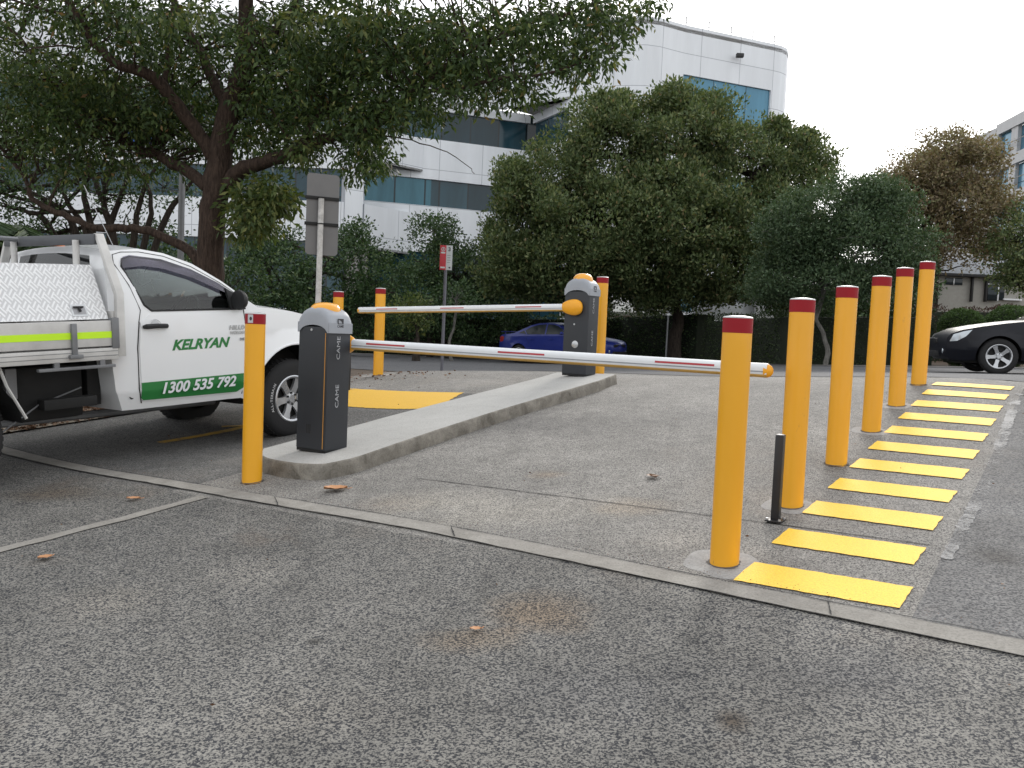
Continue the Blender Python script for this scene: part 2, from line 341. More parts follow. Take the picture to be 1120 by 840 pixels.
# diamond tread plate
def tread():
    mt, t, b = nt('tread_plate'); setp(b, rough=.42, metal=.15); tc = N(t, 'ShaderNodeTexCoord')
    mp = N(t, 'ShaderNodeMapping'); mp.inputs['Rotation'].default_value = (0, 0, R(45)); mp.inputs['Scale'].default_value = (1, 1, 1)
    t.links.new(tc.outputs['UV'], mp.inputs[0])
    ck = N(t, 'ShaderNodeTexChecker', Scale=20.0); t.links.new(mp.outputs[0], ck.inputs[0])
    w1 = N(t, 'ShaderNodeTexWave', Scale=12.6, wave_type='BANDS', bands_direction='X'); t.links.new(mp.outputs[0], w1.inputs[0])
    w2 = N(t, 'ShaderNodeTexWave', Scale=12.6, wave_type='BANDS', bands_direction='Y'); t.links.new(mp.outputs[0], w2.inputs[0])
    c = mixc(t, ck.outputs['Fac'], w1.outputs['Color'], w2.outputs['Color'])
    r = ramp(t, [(.35, 0.0), (.75, 1.0)], c)
    t.links.new(mixc(t, r.outputs[0], (.54, .54, .545), (.76, .765, .77)), b.inputs['Base Color'])
    bp = N(t, 'ShaderNodeBump', Strength=.6, Distance=.003); t.links.new(r.outputs[0], bp.inputs['Height']); t.links.new(bp.outputs[0], b.inputs['Normal'])
    return mt
M_tread = tread()
def leafmat(name, cols, trans=.22):
    mt = bpy.data.materials.new(name); mt.use_nodes = True; t = mt.node_tree; b = t.nodes['Principled BSDF']; setp(b, rough=.55, spec=.35)
    g = N(t, 'ShaderNodeNewGeometry'); r = ramp(t, cols, g.outputs['Random Per Island'])
    t.links.new(r.outputs[0], b.inputs['Base Color'])
    tl = N(t, 'ShaderNodeBsdfTranslucent'); mc = mixc(t, 1.0, r.outputs[0], (1.0, 1.0, .55), 'MULTIPLY'); t.links.new(mc, tl.inputs[0])
    mx = N(t, 'ShaderNodeMixShader'); mx.inputs[0].default_value = trans
    t.links.new(b.outputs[0], mx.inputs[1]); t.links.new(tl.outputs[0], mx.inputs[2]); t.links.new(mx.outputs[0], t.nodes['Material Output'].inputs[0])
    return mt
L_near = leafmat('leaf_near', [(0, (.028, .054, .017)), (.5, (.050, .088, .026)), (.88, (.095, .14, .04)), (.97, (.17, .20, .06)), (1, (.20, .12, .05))], 0.32)
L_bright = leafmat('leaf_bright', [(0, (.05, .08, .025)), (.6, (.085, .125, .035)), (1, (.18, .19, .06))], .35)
L_dark = leafmat('leaf_dark', [(0, (.028, .056, .022)), (.6, (.048, .092, .034)), (.93, (.085, .135, .052)), (1, (.14, .18, .07))], 0.24)
L_olive = leafmat('leaf_olive', [(0, (.055, .084, .032)), (.5, (.092, .134, .050)), (.85, (.165, .20, .085)), (.97, (.24, .25, .11)), (1, (.24, .16, .09))], 0.3)
L_blue = leafmat('leaf_blue_green', [(0, (.044, .078, .038)), (.6, (.070, .116, .056)), (1, (.125, .17, .09))], 0.25)
L_brown = leafmat('leaf_brown', [(0, (.17, .125, .085)), (.5, (.24, .19, .115)), (.8, (.22, .22, .11)), (1, (.32, .23, .13))], 0.28)
L_bush = leafmat('leaf_bush', [(0, (.05, .09, .03)), (.7, (.075, .13, .04)), (1, (.11, .17, .06))], .2)
L_hedge = leafmat('leaf_hedge', [(0, (.02, .036, .012)), (.7, (.034, .056, .018)), (1, (.06, .085, .03))], .15)
L_red = leafmat('leaf_red', [(0, (.05, .02, .018)), (.7, (.08, .04, .03)), (1, (.09, .08, .04))], .15)
L_fallen = leafmat('leaf_fallen', [(0, (.55, .26, .12)), (.5, (.50, .24, .11)), (1, (.36, .22, .12))], .0)
def barkmat(name, c0, c1):
    mt, t, b = nt(name); setp(b, rough=.9, spec=.2); tc = N(t, 'ShaderNodeTexCoord'); mp = N(t, 'ShaderNodeMapping'); mp.inputs['Scale'].default_value = (1, 1, .18)
    t.links.new(tc.outputs['Object'], mp.inputs[0]); nz = N(t, 'ShaderNodeTexNoise', Scale=28.0, Detail=7.0, Roughness=.7, Distortion=.6); t.links.new(mp.outputs[0], nz.inputs['Vector'])
    r = ramp(t, [(.35, c0), (.68, c1)], nz.outputs[0]); t.links.new(r.outputs[0], b.inputs['Base Color'])
    bp = N(t, 'ShaderNodeBump', Strength=1.0, Distance=.03); t.links.new(nz.outputs[0], bp.inputs['Height']); t.links.new(bp.outputs[0], b.inputs['Normal'])
    return mt
B_near = barkmat('bark_reddish', (.026, .018, .014), (.090, .062, .048))
B_dark = barkmat('bark_dark', (.02, .016, .013), (.07, .055, .045))
B_pale = barkmat('bark_pale', (.10, .095, .085), (.26, .25, .23))

# ------------------------------------------------------------------ ground sheets
def sheet(name, rows, off, mat, kind='structure', nx=None, step=.3, jit=0.0, parent=None):
    """rows: two polylines (lists of xy) of equal length; subdivided and draped on the terrain"""
    a = [np.array(p, float) for p in rows[0]]; b = [np.array(p, float) for p in rows[1]]
    A2 = []; B2 = []
    for i in range(len(a) - 1):
        k = max(1, int(max(np.linalg.norm(a[i + 1] - a[i]), np.linalg.norm(b[i + 1] - b[i])) / step))
        for j in range(k):
            A2.append(a[i] + (a[i + 1] - a[i]) * j / k); B2.append(b[i] + (b[i + 1] - b[i]) * j / k)
    A2.append(a[-1]); B2.append(b[-1])
    wmax = max(np.linalg.norm(p - q) for p, q in zip(A2, B2)); k2 = nx or max(1, int(wmax / step))
    XY = np.array([[p + (q - p) * j / k2 for j in range(k2 + 1)] for p, q in zip(A2, B2)])
    if jit:
        rs = np.random.RandomState(abs(hash(name)) % 999 + len(A2)); jj = rs.uniform(-jit, jit, XY.shape)
        msk = np.zeros(XY.shape[:2], bool); msk[0] = msk[-1] = True; msk[:, 0] = msk[:, -1] = True
        XY = XY + jj * msk[..., None]
    Z = terr(XY[..., 0], XY[..., 1]) + off
    nr, nc = XY.shape[:2]
    vs = np.concatenate([XY, Z[..., None]], -1).reshape(-1, 3)
    fs = [(i * nc + j, i * nc + j + 1, (i + 1) * nc + j + 1, (i + 1) * nc + j) for i in range(nr - 1) for j in range(nc - 1)]
    o = MB().add(vs, fs).build(name, mat, parent, smooth=True)
    me = o.data
    if me.polygons[0].normal.z < 0: me.flip_normals()
    if kind: o['kind'] = kind
    return o
def axis(lo, a, b, hi, st):
    mid = list(np.arange(a, b, st)); out = []; x = a; d = st
    while x > lo: d *= 1.25; x -= d; out.append(x)
    out = out[::-1] + mid; x = b; d = st; out.append(b)
    while x < hi: d *= 1.25; x += d; out.append(x)
    return np.array(out)
gx = axis(-500, -16, 22, 500, .28); gy = axis(-300, -3, 40, 900, .28)
GX, GY = np.meshgrid(gx, gy, indexing='ij'); GZ = np.zeros_like(GX)
for i in range(GX.shape[0]): GZ[i] = terr(GX[i], GY[i])
vs = np.stack([GX, GY, GZ], -1).reshape(-1, 3); nc = GX.shape[1]
g = MB().add(vs, [(i * nc + j, (i + 1) * nc + j, (i + 1) * nc + j + 1, i * nc + j + 1) for i in range(GX.shape[0] - 1) for j in range(nc - 1)]).build('ground', M_soil, smooth=True)
tag(g, kind='structure')
def bnd(t):      # road edge line n.P = 9.75 expressed as point on driveway column t
    nvec = np.array([.766, .643]); s = (9.75 - nvec @ (V * t)) / (nvec @ U); return s
sheet('parking_apron', [[ST(-6, -6), ST(-6, 14)], [ST(3.92, -6), ST(3.86, 14)]], .004, M_apron, step=.28)
# lanes from the drain strip up to the road edge
sheet('driveway', [[ST(3.86, .56), ST(3.86, 5.3)], [ST(bnd(.56), .56), ST(bnd(5.3), 5.3)]], .004, M_drive, step=.28)
sheet('entry_lane', [[ST(3.84, 5.3), ST(3.84, 8.55)], [ST(8.15, 5.3), ST(8.15, 8.55)]], .004, M_lane, step=.28)
sheet('entry_lane_concrete', [[ST(8.15, 5.3), ST(8.15, 8.75)], [ST(bnd(5.3), 5.3), ST(bnd(8.75), 8.75)]], .004, M_drive, step=.28)
sheet('side_paving', [[ST(3.86, -6), ST(3.86, .56)], [ST(9.6, -6), ST(9.6, .56)]], .004, M_side, step=.28)
# road
def npt(nn, w): return np.array([.766, .643]) * nn + np.array([-.643, .766]) * w
near = [npt(9.75, -60), npt(9.75, -30), npt(9.75, -8), npt(9.75, 0), npt(9.75, 6), npt(9.75, 12), npt(9.75, 18), npt(9.75, 30), npt(9.75, 70)]
far = [np.array(p) for p in [(62, 26), (40, 24.5), (12.5, 22.8), (8.4, 23.3), (6.7, 26.5), (5.4, 34.0), (1, 36.0), (-12, 36.2), (-62, 37)]]
sheet('road', [near, far], .009, M_asph, step=.7)
sheet('road_verge', [[np.array(p) + np.array([0, .02]) for p in far], [(62, 28), (40, 26.5), (12.5, 24.1), (9.2, 24.5), (7.9, 27), (6.3, 35), (1.2, 37.2), (-12, 37.4), (-62, 38.5)]], .014, concrete('far_kerb', (.28, .27, .26), (.16, .14, .12), .8, 2), step=.8)

# drain strip across the driveway and its joint
STRIP = [(100, 512, 519), (160, 522, 529), (250, 537, 545.5), (450, 570, 580), (600, 599, 611), (760, 632, 645.5), (900, 660, 675), (1120, 703, 721)]
pa = [ground(x, y)[:2] for x, y, z in STRIP]; pb = [ground(x, z)[:2] for x, y, z in STRIP]
pa = [pa[0] + (pa[0] - pa[1]) * 6] + pa + [pa[-1] + (pa[-1] - pa[-2]) * 6]
pb = [pb[0] + (pb[0] - pb[1]) * 6] + pb + [pb[-1] + (pb[-1] - pb[-2]) * 6]
sheet('drain_strip', [pa, pb], .012, M_strip, step=.12, jit=.004)
sheet('drain_strip_joint', [pa, [p + U * .007 for p in pa]], .015, M_seam, step=.1, jit=.004)
sheet('drain_strip_edge', [[p - U * .004 for p in pb], [p for p in pb]], .014, M_seam, step=.1, jit=.003)
q0, q1 = ground(225, 544)[:2], ground(0, 603)[:2]; dq = (q1 - q0); nq = np.array([-dq[1], dq[0]]) / np.linalg.norm(dq) * .045
sheet('apron_joint_strip', [[q0 - nq, q0 - nq + dq * 5], [q0 + nq, q0 + nq + dq * 5]], .0095, M_strip, step=.12, jit=.009)
for (x_, y_, z_) in ((493, 577, 589.5), (300, 545.5, 555), (905, 661, 676)):
    p, q = ground(x_, y_)[:2], ground(x_ + 4, z_)[:2]; d_ = q - p; n_v = np.array([-d_[1], d_[0]]) / np.linalg.norm(d_) * .003
    sheet('drain_strip_crack', [[p - n_v, q - n_v], [p + n_v, q + n_v]], .0155, M_seam, step=.02, jit=.003)
for (a, b) in [((455, 524), (1000, 592)),]:
    p, q = ground(*a)[:2], ST(4.87, .6)
    sheet('expansion_joint', [[p, q], [p + U * .008, q + U * .008]], .0075, M_seam, step=.1, jit=.003)
# painted markings
for i in range(11):
    s0 = 4.0 + .5535 * i
    tl, tr = 1.335, .655
    if i == 0: tr = .62
    o = sheet('yellow_stripe', [[ST(s0, tl), ST(s0, tr)], [ST(s0 + .262, tl - .012), ST(s0 + .262, tr - .012)]], .010, M_ypaint, step=.035, jit=.004)
    ordn = ['nearest', 'second nearest', 'third nearest', 'fourth nearest', 'fifth nearest', 'sixth from either end', 'fifth farthest', 'fourth farthest', 'third farthest', 'second farthest', 'farthest'][i]
    tag(o, 'yellow painted ground stripe, %s in the row beside the yellow bollards' % ordn, None, 'yellow stripes painted beside the bollards', 'structure')
wl = [ground(*p)[:2] for p in [(1028, 612), (1045, 578), (1063, 543), (1090, 480), (1109, 431)]]
wr = [ground(*p)[:2] for p in [(1040, 614), (1060, 580), (1079, 545), (1102, 482), (1119, 432)]]
sheet('worn_white_line', [wl, wr], .0085, M_wfade, step=.03, jit=.009)
bl = [ground(*p)[:2] for p in [(345, 424), (372, 425), (507, 430)]]; bl2 = [ground(*p)[:2] for p in [(345, 443), (372, 444.5), (474, 448)]]
sheet('yellow_lane_band', [bl, bl2], .009, M_yband, step=.05, jit=.008)
def pline(name, pts, w, mat, off=.009):
    P = [ground(*p)[:2] for p in pts]; d = P[-1] - P[0]; nn = np.array([-d[1], d[0]]) / np.linalg.norm(d) * w / 2
    return sheet(name, [[p - nn for p in P], [p + nn for p in P]], off, mat, step=.05, jit=.006)
pline('yellow_parking_line', [(174, 485), (268, 467.5)], .09, M_yfade)
pline('yellow_parking_line', [(243, 467.5), (292, 464.5)], .06, M_yfade, .0105)

# left lane kerb with leaf litter (low)
ke = [ground(-60, 486)[:2], ground(15, 474)[:2], ground(160, 451)[:2], ST(8.5, 8.75)]
sheet('lane_kerb', [ke, [p + V * .28 for p in ke]], .02, concrete('lane_kerb_concrete', (.25, .22, .18), (.13, .10, .07), .9, 3), step=.15, jit=.01)

# side kerb block at the end of the stripes
def wall_along(name, pts, w, h, mat, parent=None, bevel=.012, base=-.05):
    mb = MB(); pts = [np.array(p[:2]) for p in pts]; L = []; Rr = []
    dd = []
    for i in range(len(pts) - 1):
        k = max(1, int(np.linalg.norm(pts[i + 1] - pts[i]) / .5))
        for j in range(k): dd.append(pts[i] + (pts[i + 1] - pts[i]) * j / k)
    dd.append(pts[-1]); pts = dd
    vs = []
    for i, p in enumerate(pts):
        d = pts[min(i + 1, len(pts) - 1)] - pts[max(0, i - 1)]; nn = np.array([-d[1], d[0]]) / np.linalg.norm(d) * w / 2
        z = tz(*p)
        for q, zz in ((p - nn, base), (p + nn, base), (p + nn, h), (p - nn, h)): vs.append((q[0], q[1], z + zz))
    fs = []
    for i in range(len(pts) - 1):
        for j in range(4): fs.append((i * 4 + j, i * 4 + (j + 1) % 4, i * 4 + 4 + (j + 1) % 4, i * 4 + 4 + j))
    fs += [(0, 1, 2, 3), tuple(len(vs) - 4 + j for j in range(4))[::-1]]
    return mb.add(vs, fs).build(name, mat, parent, bevel=bevel)
kb = wall_along('concrete_kerb', [ST(9.42, .52), ST(9.46, -.6), ST(9.5, -5.5)], .30, .11, M_island_side)
tag(kb, 'weathered concrete kerb at the far end of the yellow stripes', 'kerb')

# ------------------------------------------------------------------ bollards
def rx(P): return np.array([P[0], P[1], tz(P[0], P[1])])
def make_bollard(H, collar=.0):
    root = empty('bollard')
    MB().lathe([(0.0, -.1), (.070, -.1), (.070, .0), (.0705, .004), (.070, .01), (.070, H - .072)], 40).build('post', M_boll, root, smooth=True)
    MB().lathe([(.070, H - .074), (.0712, H - .0735), (.0712, H - .004), (.070, H - .003)], 40).build('red_band', M_bred, root, smooth=True)
    MB().lathe([(.0708, H - .006), (.0708, H), (.066, H + .004), (.03, H + .009), (.0, H + .010)], 40).build('cap', M_cap, root, smooth=True)
    return root
def collar(root, r, seed):
    rs = np.random.RandomState(seed); vs = []; n_ = 40
    x0, y0, z0 = root.location
    ph = rs.uniform(0, 6.28, 3)
    ring = []
    for k, rr in enumerate((.069, .5, 1.0)):
        for j in range(n_):
            a = 2 * math.pi * j / n_; w = r * (1 + .10 * math.sin(2 * a + ph[0]) + .06 * math.sin(5 * a + ph[1])) * (1.35 if False else 1)
            q = rr if k == 0 else .07 + (w - .07) * rr
            x, y = q * math.cos(a), q * math.sin(a)
            vs.append((x, y, tz(x0 + x, y0 + y) - z0 + (.0085 if k < 2 else .005)))
    inv_ = root.rotation_euler.to_matrix().inverted(); vs = [tuple(inv_ @ Vector(v_)) for v_ in vs]
    fs = [(k * n_ + j, k * n_ + (j + 1) % n_, (k + 1) * n_ + (j + 1) % n_, (k + 1) * n_ + j) for k in range(2) for j in range(n_)]
    o = MB().add(vs, fs).build('concrete_collar', M_collar, root, smooth=True)
    if o.data.polygons[0].normal.z < 0: o.data.flip_normals()
def grime_shade_ring(root, seed):  # draped dark ring: dirt that also paints in the faint contact shadow
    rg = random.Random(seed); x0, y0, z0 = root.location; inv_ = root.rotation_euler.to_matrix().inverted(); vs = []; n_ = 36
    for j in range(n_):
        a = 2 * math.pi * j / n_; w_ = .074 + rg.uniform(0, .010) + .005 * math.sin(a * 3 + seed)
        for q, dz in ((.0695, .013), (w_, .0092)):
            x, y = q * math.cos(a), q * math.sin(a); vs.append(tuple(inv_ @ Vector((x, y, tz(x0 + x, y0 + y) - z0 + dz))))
    return MB().add(vs, [(2 * j, 2 * j + 1, (2 * j + 3) % (2 * n_), (2 * j + 2) % (2 * n_)) for j in range(n_)]).build('base_grime_shade', M_grime_shade, root, smooth=True)
BL = [((1.07, 4.30), .19, 'yellow bollard standing nearest the camera, beside the free end of the barrier arm'),
      ((1.645, 5.15), .15, 'yellow bollard just behind the short black post'),
      ((2.22, 6.04), .0, 'yellow bollard third from the camera in the row along the stripes'),
      ((2.805, 6.94), .14, 'yellow bollard fourth from the camera in the row along the stripes'),
      ((3.375, 7.84), .14, 'yellow bollard second from the road in the row along the stripes'),
      ((3.995, 8.81), .0, 'yellow bollard at the road end of the row along the stripes')]
proto = make_bollard(1.2)
for i, (p, cr, lab) in enumerate(BL):
    o = proto if i == 0 else copy_tree(proto)
    o.location = rx(p); o.rotation_euler = (R([.15, -.25, .2, -.1, .25, -.2][i]), R([-.2, .15, .25, -.2, .1, .2][i]), 1.1 * i); tag(o, lab, 'bollard', 'yellow bollards with red tops')
others = [((-1.82, 6.32), .0, 'yellow bollard in front of the white ute with a small sticker', 1.2, None),
          ((-1.86, 12.4), .2, 'yellow bollard crossed by the free end of the far barrier arm', 1.2, None),
          ((-2.40, 12.2), .0, 'yellow bollard peeking out behind the nearer barrier cabinet', 1.2, None),
          ((1.035, 10.8), .0, 'yellow bollard on the end of the concrete island behind the far barrier cabinet', 1.2, .11)]
copies = []
for p, cr, lab, H, dz in others:
    o = copy_tree(proto); q = rx(p); q[2] += dz or 0
    if dz: o.scale = (1, 1, .95)
    o.location = q; tag(o, lab, 'bollard', 'yellow bollards with red tops'); copies.append(o)
for i, (p, cr, lab) in enumerate(BL):
    pass
bpy.context.view_layer.update()
bolls = [o for o in COL.objects if o.name.startswith('bollard')]
for o in bolls:
    x, y = o.location[0], o.location[1]
    for j, (p, cr, lab) in enumerate(BL + [c[:3] for c in others]):
        if abs(p[0] - x) < 1e-3 and abs(p[1] - y) < 1e-3:
            if cr > 0: collar(o, cr, j)
            if j != 9: grime_shade_ring(o, j)
# sticker on the left bollard
lb = copies[0]; az = math.atan2(-6.32, 1.82) - .5
mb = MB(); vs = []
for j in range(7):
    a = az + (-.28 + .56 * j / 6)
    for z in (1.133, 1.192): vs.append((.0722 * math.cos(a), .0722 * math.sin(a), z))
mb.add(vs, [(2 * j, 2 * j + 2, 2 * j + 3, 2 * j + 1) for j in range(6)]); st_ = mb.build('sticker', M_silver, lb, smooth=True)
mb = MB(); vs = []
for j in range(9):
    a = az + .05 + .14 * math.cos(j / 8 * 6.283); vs.append((.0729 * math.cos(a), .0729 * math.sin(a), 1.163 + .014 * math.sin(j / 8 * 6.283)))
mb.add(vs[:8], [tuple(range(8))]); mb.build('sticker_print', M_logo, st_)

# short black posts
def make_post():
    root = empty('steel_post')
    mb = MB().prism([(-.0225, -.0225), (.0225, -.0225), (.0225, .0225), (-.0225, .0225)], .006, .48); mb.build('post', M_blk, root, bevel=.003)
    MB().box(-.018, .018, -.018, .018, .478, .4835).build('end_cap', M_cap, root, bevel=.001)
    MB().box(-.055, .055, -.045, .045, .004, .012).build('base_plate', M_blk, root, bevel=.002)
    for x, y in ((-.043, -.034), (.043, -.034), (.043, .034), (-.043, .034)):
        MB().lathe([(0, .022), (.008, .022), (.008, .012), (0, .012)], 6, org=(x, y, 0)).build('bolt', M_silver, root)
    return root
post = make_post(); q = ground(848, 571); post.location = (q[0], q[1], tz(q[0], q[1]) + .004); post.rotation_euler = (0, 0, math.atan2(U[1], U[0]))
tag(post, 'short black square steel post bolted down between the two nearest bollards', 'post', 'short black steel posts')
p2 = copy_tree(post); q = at(380.5, 418, 11.0); p2.location = rx(q); tag(p2, 'short black steel post beyond the nearer barrier cabinet beside the far bollards', 'post', 'short black steel posts')

# ------------------------------------------------------------------ concrete island
top = [(286.6, 490.6), (330, 479), (371.8, 469.7), (425, 455), (480, 440.8), (520, 430.5), (560, 420.5), (585, 414), (609, 407.2), (640, 408), (674, 409.3), (657, 416), (600, 432.5), (540, 450.5), (480, 469.7), (430, 486.5), (400, 497), (385, 501.5), (368.6, 505), (357, 507.3), (346, 508), (325, 507), (305, 504.3), (291, 501.3), (284, 497.5)]
IH = .115
tp = [ground(x, y, IH) for x, y in top]; cx = np.mean([p[:2] for p in tp], 0)
mb = MB(); rings = []
nrm = []
k = len(tp)
for i in range(k):
    d = tp[(i + 1) % k][:2] - tp[i - 1][:2]; d = np.array([d[1], -d[0]]) / np.linalg.norm(d); nrm.append(d)
if np.dot(nrm[0], tp[0][:2] - cx) < 0: nrm = [-d for d in nrm]
vs = []
for off, z in ((.012, -.06), (.012, .0), (.008, IH * .5), (.0, IH - .012), (-.006, IH - .003), (-.014, IH)):
    for p, d in zip(tp, nrm):
        x, y = p[:2] + d * off; vs.append((x, y, tz(x, y) + z))
fs = [(r_ * k + i, r_ * k + (i + 1) % k, (r_ + 1) * k + (i + 1) % k, (r_ + 1) * k + i) for r_ in range(5) for i in range(k)]
isl = mb.add(vs, fs).build('concrete_island', M_island_side, smooth=True)
tag(isl, 'long raised concrete island between the two lanes, carrying both barrier cabinets', 'traffic island')
# top surface as a child part, triangulated in strips
left = [tp[i] for i in (24, 0, 1, 2, 3, 4, 5, 6, 7, 8)]; right_ = [tp[i] for i in (22, 20, 18, 16, 15, 14, 13, 12, 11, 10)]
inner = [np.array(vs[5 * k + i]) for i in range(k)]
order = [(24, 23), (0, 22), (0, 21), (1, 20), (1, 19), (1, 18), (2, 17), (2, 16), (3, 15), (4, 14), (5, 13), (6, 12), (7, 12), (8, 11), (9, 10)]
top_me = MB(); tv = [tuple(p) for p in inner]; tf = []
for (a, b), (c, d) in zip(order[:-1], order[1:]):
    f = [a, b, d, c]; f2 = []
    for x in f:
        if x not in f2: f2.append(x)
    if len(f2) >= 3: tf.append(tuple(f2))
bm = bmesh.new(); bv = [bm.verts.new(p) for p in tv]
for f in tf:
    bm.faces.new([bv[i] for i in f])
bmesh.ops.triangulate(bm, faces=bm.faces)
for _ in range(3): bmesh.ops.subdivide_edges(bm, edges=[e for e in bm.edges if e.calc_length() > .25 and not e.is_boundary], cuts=1)
bmesh.ops.recalc_face_normals(bm, faces=bm.faces)
me = bpy.data.meshes.new('top_surface'); bm.to_mesh(me); bm.free(); me.materials.append(M_island_top)
if sum(p.normal.z for p in me.polygons) < 0: me.flip_normals()
link('top_surface', me, isl)

# ------------------------------------------------------------------ text helper
def text_obj(s, size, mat, name='lettering', parent=None, shear=0.0, bold=0.0, ext=.0008, mw=None, align='CENTER', xs=1.0):
    cu = bpy.data.curves.new(name, 'FONT'); cu.body = s; cu.size = size; cu.shear = shear; cu.offset = bold; cu.extrude = ext; cu.align_x = align; cu.align_y = 'CENTER'; cu.resolution_u = 3
    tmp = bpy.data.objects.new('tmp', cu); COL.objects.link(tmp)
    dg = bpy.context.evaluated_depsgraph_get(); dg.update(); me = bpy.data.meshes.new_from_object(tmp.evaluated_get(dg))
    bpy.data.objects.remove(tmp); bpy.data.curves.remove(cu)
    me.materials.clear(); me.materials.append(mat); me.name = name
    if xs != 1.0:
        for v in me.vertices: v.co.x *= xs
    if mw is not None: me.transform(mw)
    return link(name, me, parent)
def basis(org, ex, ey):
    ex = Vector(ex).normalized(); ey = Vector(ey).normalized(); ez = ex.cross(ey); mm = Matrix.Identity(4)
    for i in range(3): mm[i][0] = ex[i]; mm[i][1] = ey[i]; mm[i][2] = ez[i]; mm[i][3] = org[i]
    return mm

# ------------------------------------------------------------------ barrier gates
# local frame: x = -V (towards the right in the photo), y = U (up the drive), z up
def make_gate(loc, side, boomL, tapes, boomz, droop):
    """side=-1 : arm on the near (-y) face pointing -x ; side=+1 : arm on the far face pointing +x"""
    root = empty('barrier_gate'); frame(root, loc, (-V[0], -V[1], 0), (U[0], U[1], 0), (0, 0, 1))
    hw, hd, H = .155, .118, .90
    # cabinet with arched upper edge on near/far faces
    mb = MB(); mb.box(-hw, hw, -hd, hd, 0, .93); mb.build('cabinet', M_char, root, bevel=.008, seg=3)
    MB().box(-hw + .004, hw - .004, -hd + .004, hd - .004, -.02, .004).build('base_plate', M_chass, root)
    # hood: rounded dome, with arch cut on the broad faces
    n1 = 24; pts = []
    def prof(t):  # rounded top outline across the width
        w = hw + .006; z0 = .985; rr = .13
        return None
    vs = []; fs = []
    W2, D2, top_, sh = hw + .007, hd + .007, 1.082, .960
    xs_ = np.linspace(-1, 1, n1 + 1)
    def ztop(x): 
        ax = abs(x); return sh + (top_ - sh) * (1 - ax ** 2.3) ** (1 / 1.9)
    def zbot(x):
        ax = abs(x); return .885 + (.058 * math.sqrt(max(0, 1 - (ax / .86) ** 2)) if ax < .86 else 0)
    # cross sections along depth, superellipse shoulder
    ds = [(-1.0, 0.0), (-1.0, .6), (-.97, .8), (-.88, .93), (-.72, .99), (-.4, 1.0), (0, 1.0), (.4, 1.0), (.72, .99), (.88, .93), (.97, .8), (1.0, .6), (1.0, 0.0)]
    for di, (dy, hz) in enumerate(ds):
        for x in xs_:
            zt, zb = ztop(x), zbot(x)
            z = zb + (zt - zb) * hz if hz < 1 else zt
            vs.append((x * W2, dy * D2, z))
    nn = n1 + 1
    for a in range(len(ds) - 1):
        for b_ in range(n1): fs.append((a * nn + b_, a * nn + b_ + 1, (a + 1) * nn + b_ + 1, (a + 1) * nn + b_))
    MB().add(vs, fs).build('hood', M_hood, root, smooth=True)
    # side skirts of the hood
    for sx in (-1, 1):
        MB().box(sx * W2 - .002, sx * W2 + .002, -D2, D2, .885, sh + .002).build('hood_side', M_hood, root)
    # warning lamp dome
    vs = []; 
    MB().lathe([(.118, -.045), (.117, -.01), (.108, .014), (.088, .032), (.055, .043), (.0, .047)], 32, org=(0, 0, 0)).build('warning_lamp', M_hlamp, root, smooth=True).location = (0, 0, 1.070)
    # orange trim on the near right corner
    yt = -side * hd
    MB().box(hw - .032, hw - .026, yt - .0025, yt + .0025, .012, .885).build('corner_trim', M_otrim, root)
    # small key screw on top of the near face and lettering
    MB().lathe([(.0, -hd - .006), (.010, -hd - .006), (.011, -hd), (.0, -hd)], 16, 'y', org=(-.02, 0, .905 if side > 0 else .56)).build('key_lock', M_silver, root, smooth=True)
    for z in (.775, .41):
        text_obj('CAME', .050, M_greytext, 'lettering', root, bold=.0, mw=basis((hw + .0015, -.01, z), (0, 0, 1), (0, -1, 0)), xs=1.35)
    # logo on the hood side
    mb = MB().box(hw + .009, hw + .0105, -.035, .025, .955, .995); lg = mb.build('logo', M_logo, root)
    MB().add([(hw + .0112, -.028, .960), (hw + .0112, .012, .960), (hw + .0112, -.002, .978), (hw + .0112, -.028, .988)], [(0, 1, 2, 3)]).build('logo_window', M_hood, lg)
    text_obj('CAME', .026, M_logo, 'lettering', root, bold=.0006, mw=basis((hw + .009, -.005, .938), (0, 1, 0), (0, 0, 1)))
    if side < 0:   # inspection plate on the near face
        MB().lathe([(.0, .0), (.037, .0), (.041, .003), (.041, .006), (.0, .006)], 28, 'y').build('release_cover', M_silver, root, smooth=True).location = (.0, -hd - .0065, .335)
        c = root.children[-1]; c.scale = (1, 1, 1.45)
    # faint embossed vent near the foot
    for kk in range(3):
        MB().box(-.05 + kk * .017, -.04 + kk * .017, -hd - .0012, -hd + .002, .12, .19).build('vent_slot', M_seam, root)
    # arm hub (egg shaped)
    hy = side * (hd + .035); hz = boomz
    prof = []
    for j in range(15):
        a = math.pi * j / 14; xx = -math.cos(a); rr = math.sin(a) ** .8 * .088 * (1 - .22 * xx)
        prof.append((max(rr, 0.0), xx * .135))
    eg = MB().lathe([(r_, (h if side > 0 else -h)) for r_, h in prof], 28, 'x').build('arm_hub', M_orange, root, smooth=True); eg.location = (.045 * side, hy, hz); eg.scale = (1, .55, 1)
    eg.scale = (1, .62, 1)
    MB().lathe([(.05, -.035), (.05, .035)], 20, 'y', org=(0, side * (hd + .005), hz), cap=True).build('arm_shaft', M_chass, root, smooth=True)
    # arm
    arm = empty('arm'); arm.parent = root; arm.location = (0, hy, hz); arm.rotation_euler = (0, droop, 0)
    hh, th = .041, .028
    def sec(z0, z1, wf):
        pts = []
        for j in range(9):
            z = z0 + (z1 - z0) * j / 8; pts.append((wf(z), z))
        return pts
    def wid(z): 
        q = min(1, abs(z) / (hh * 1.02)); return th * math.sqrt(max(0, 1 - q ** 3))
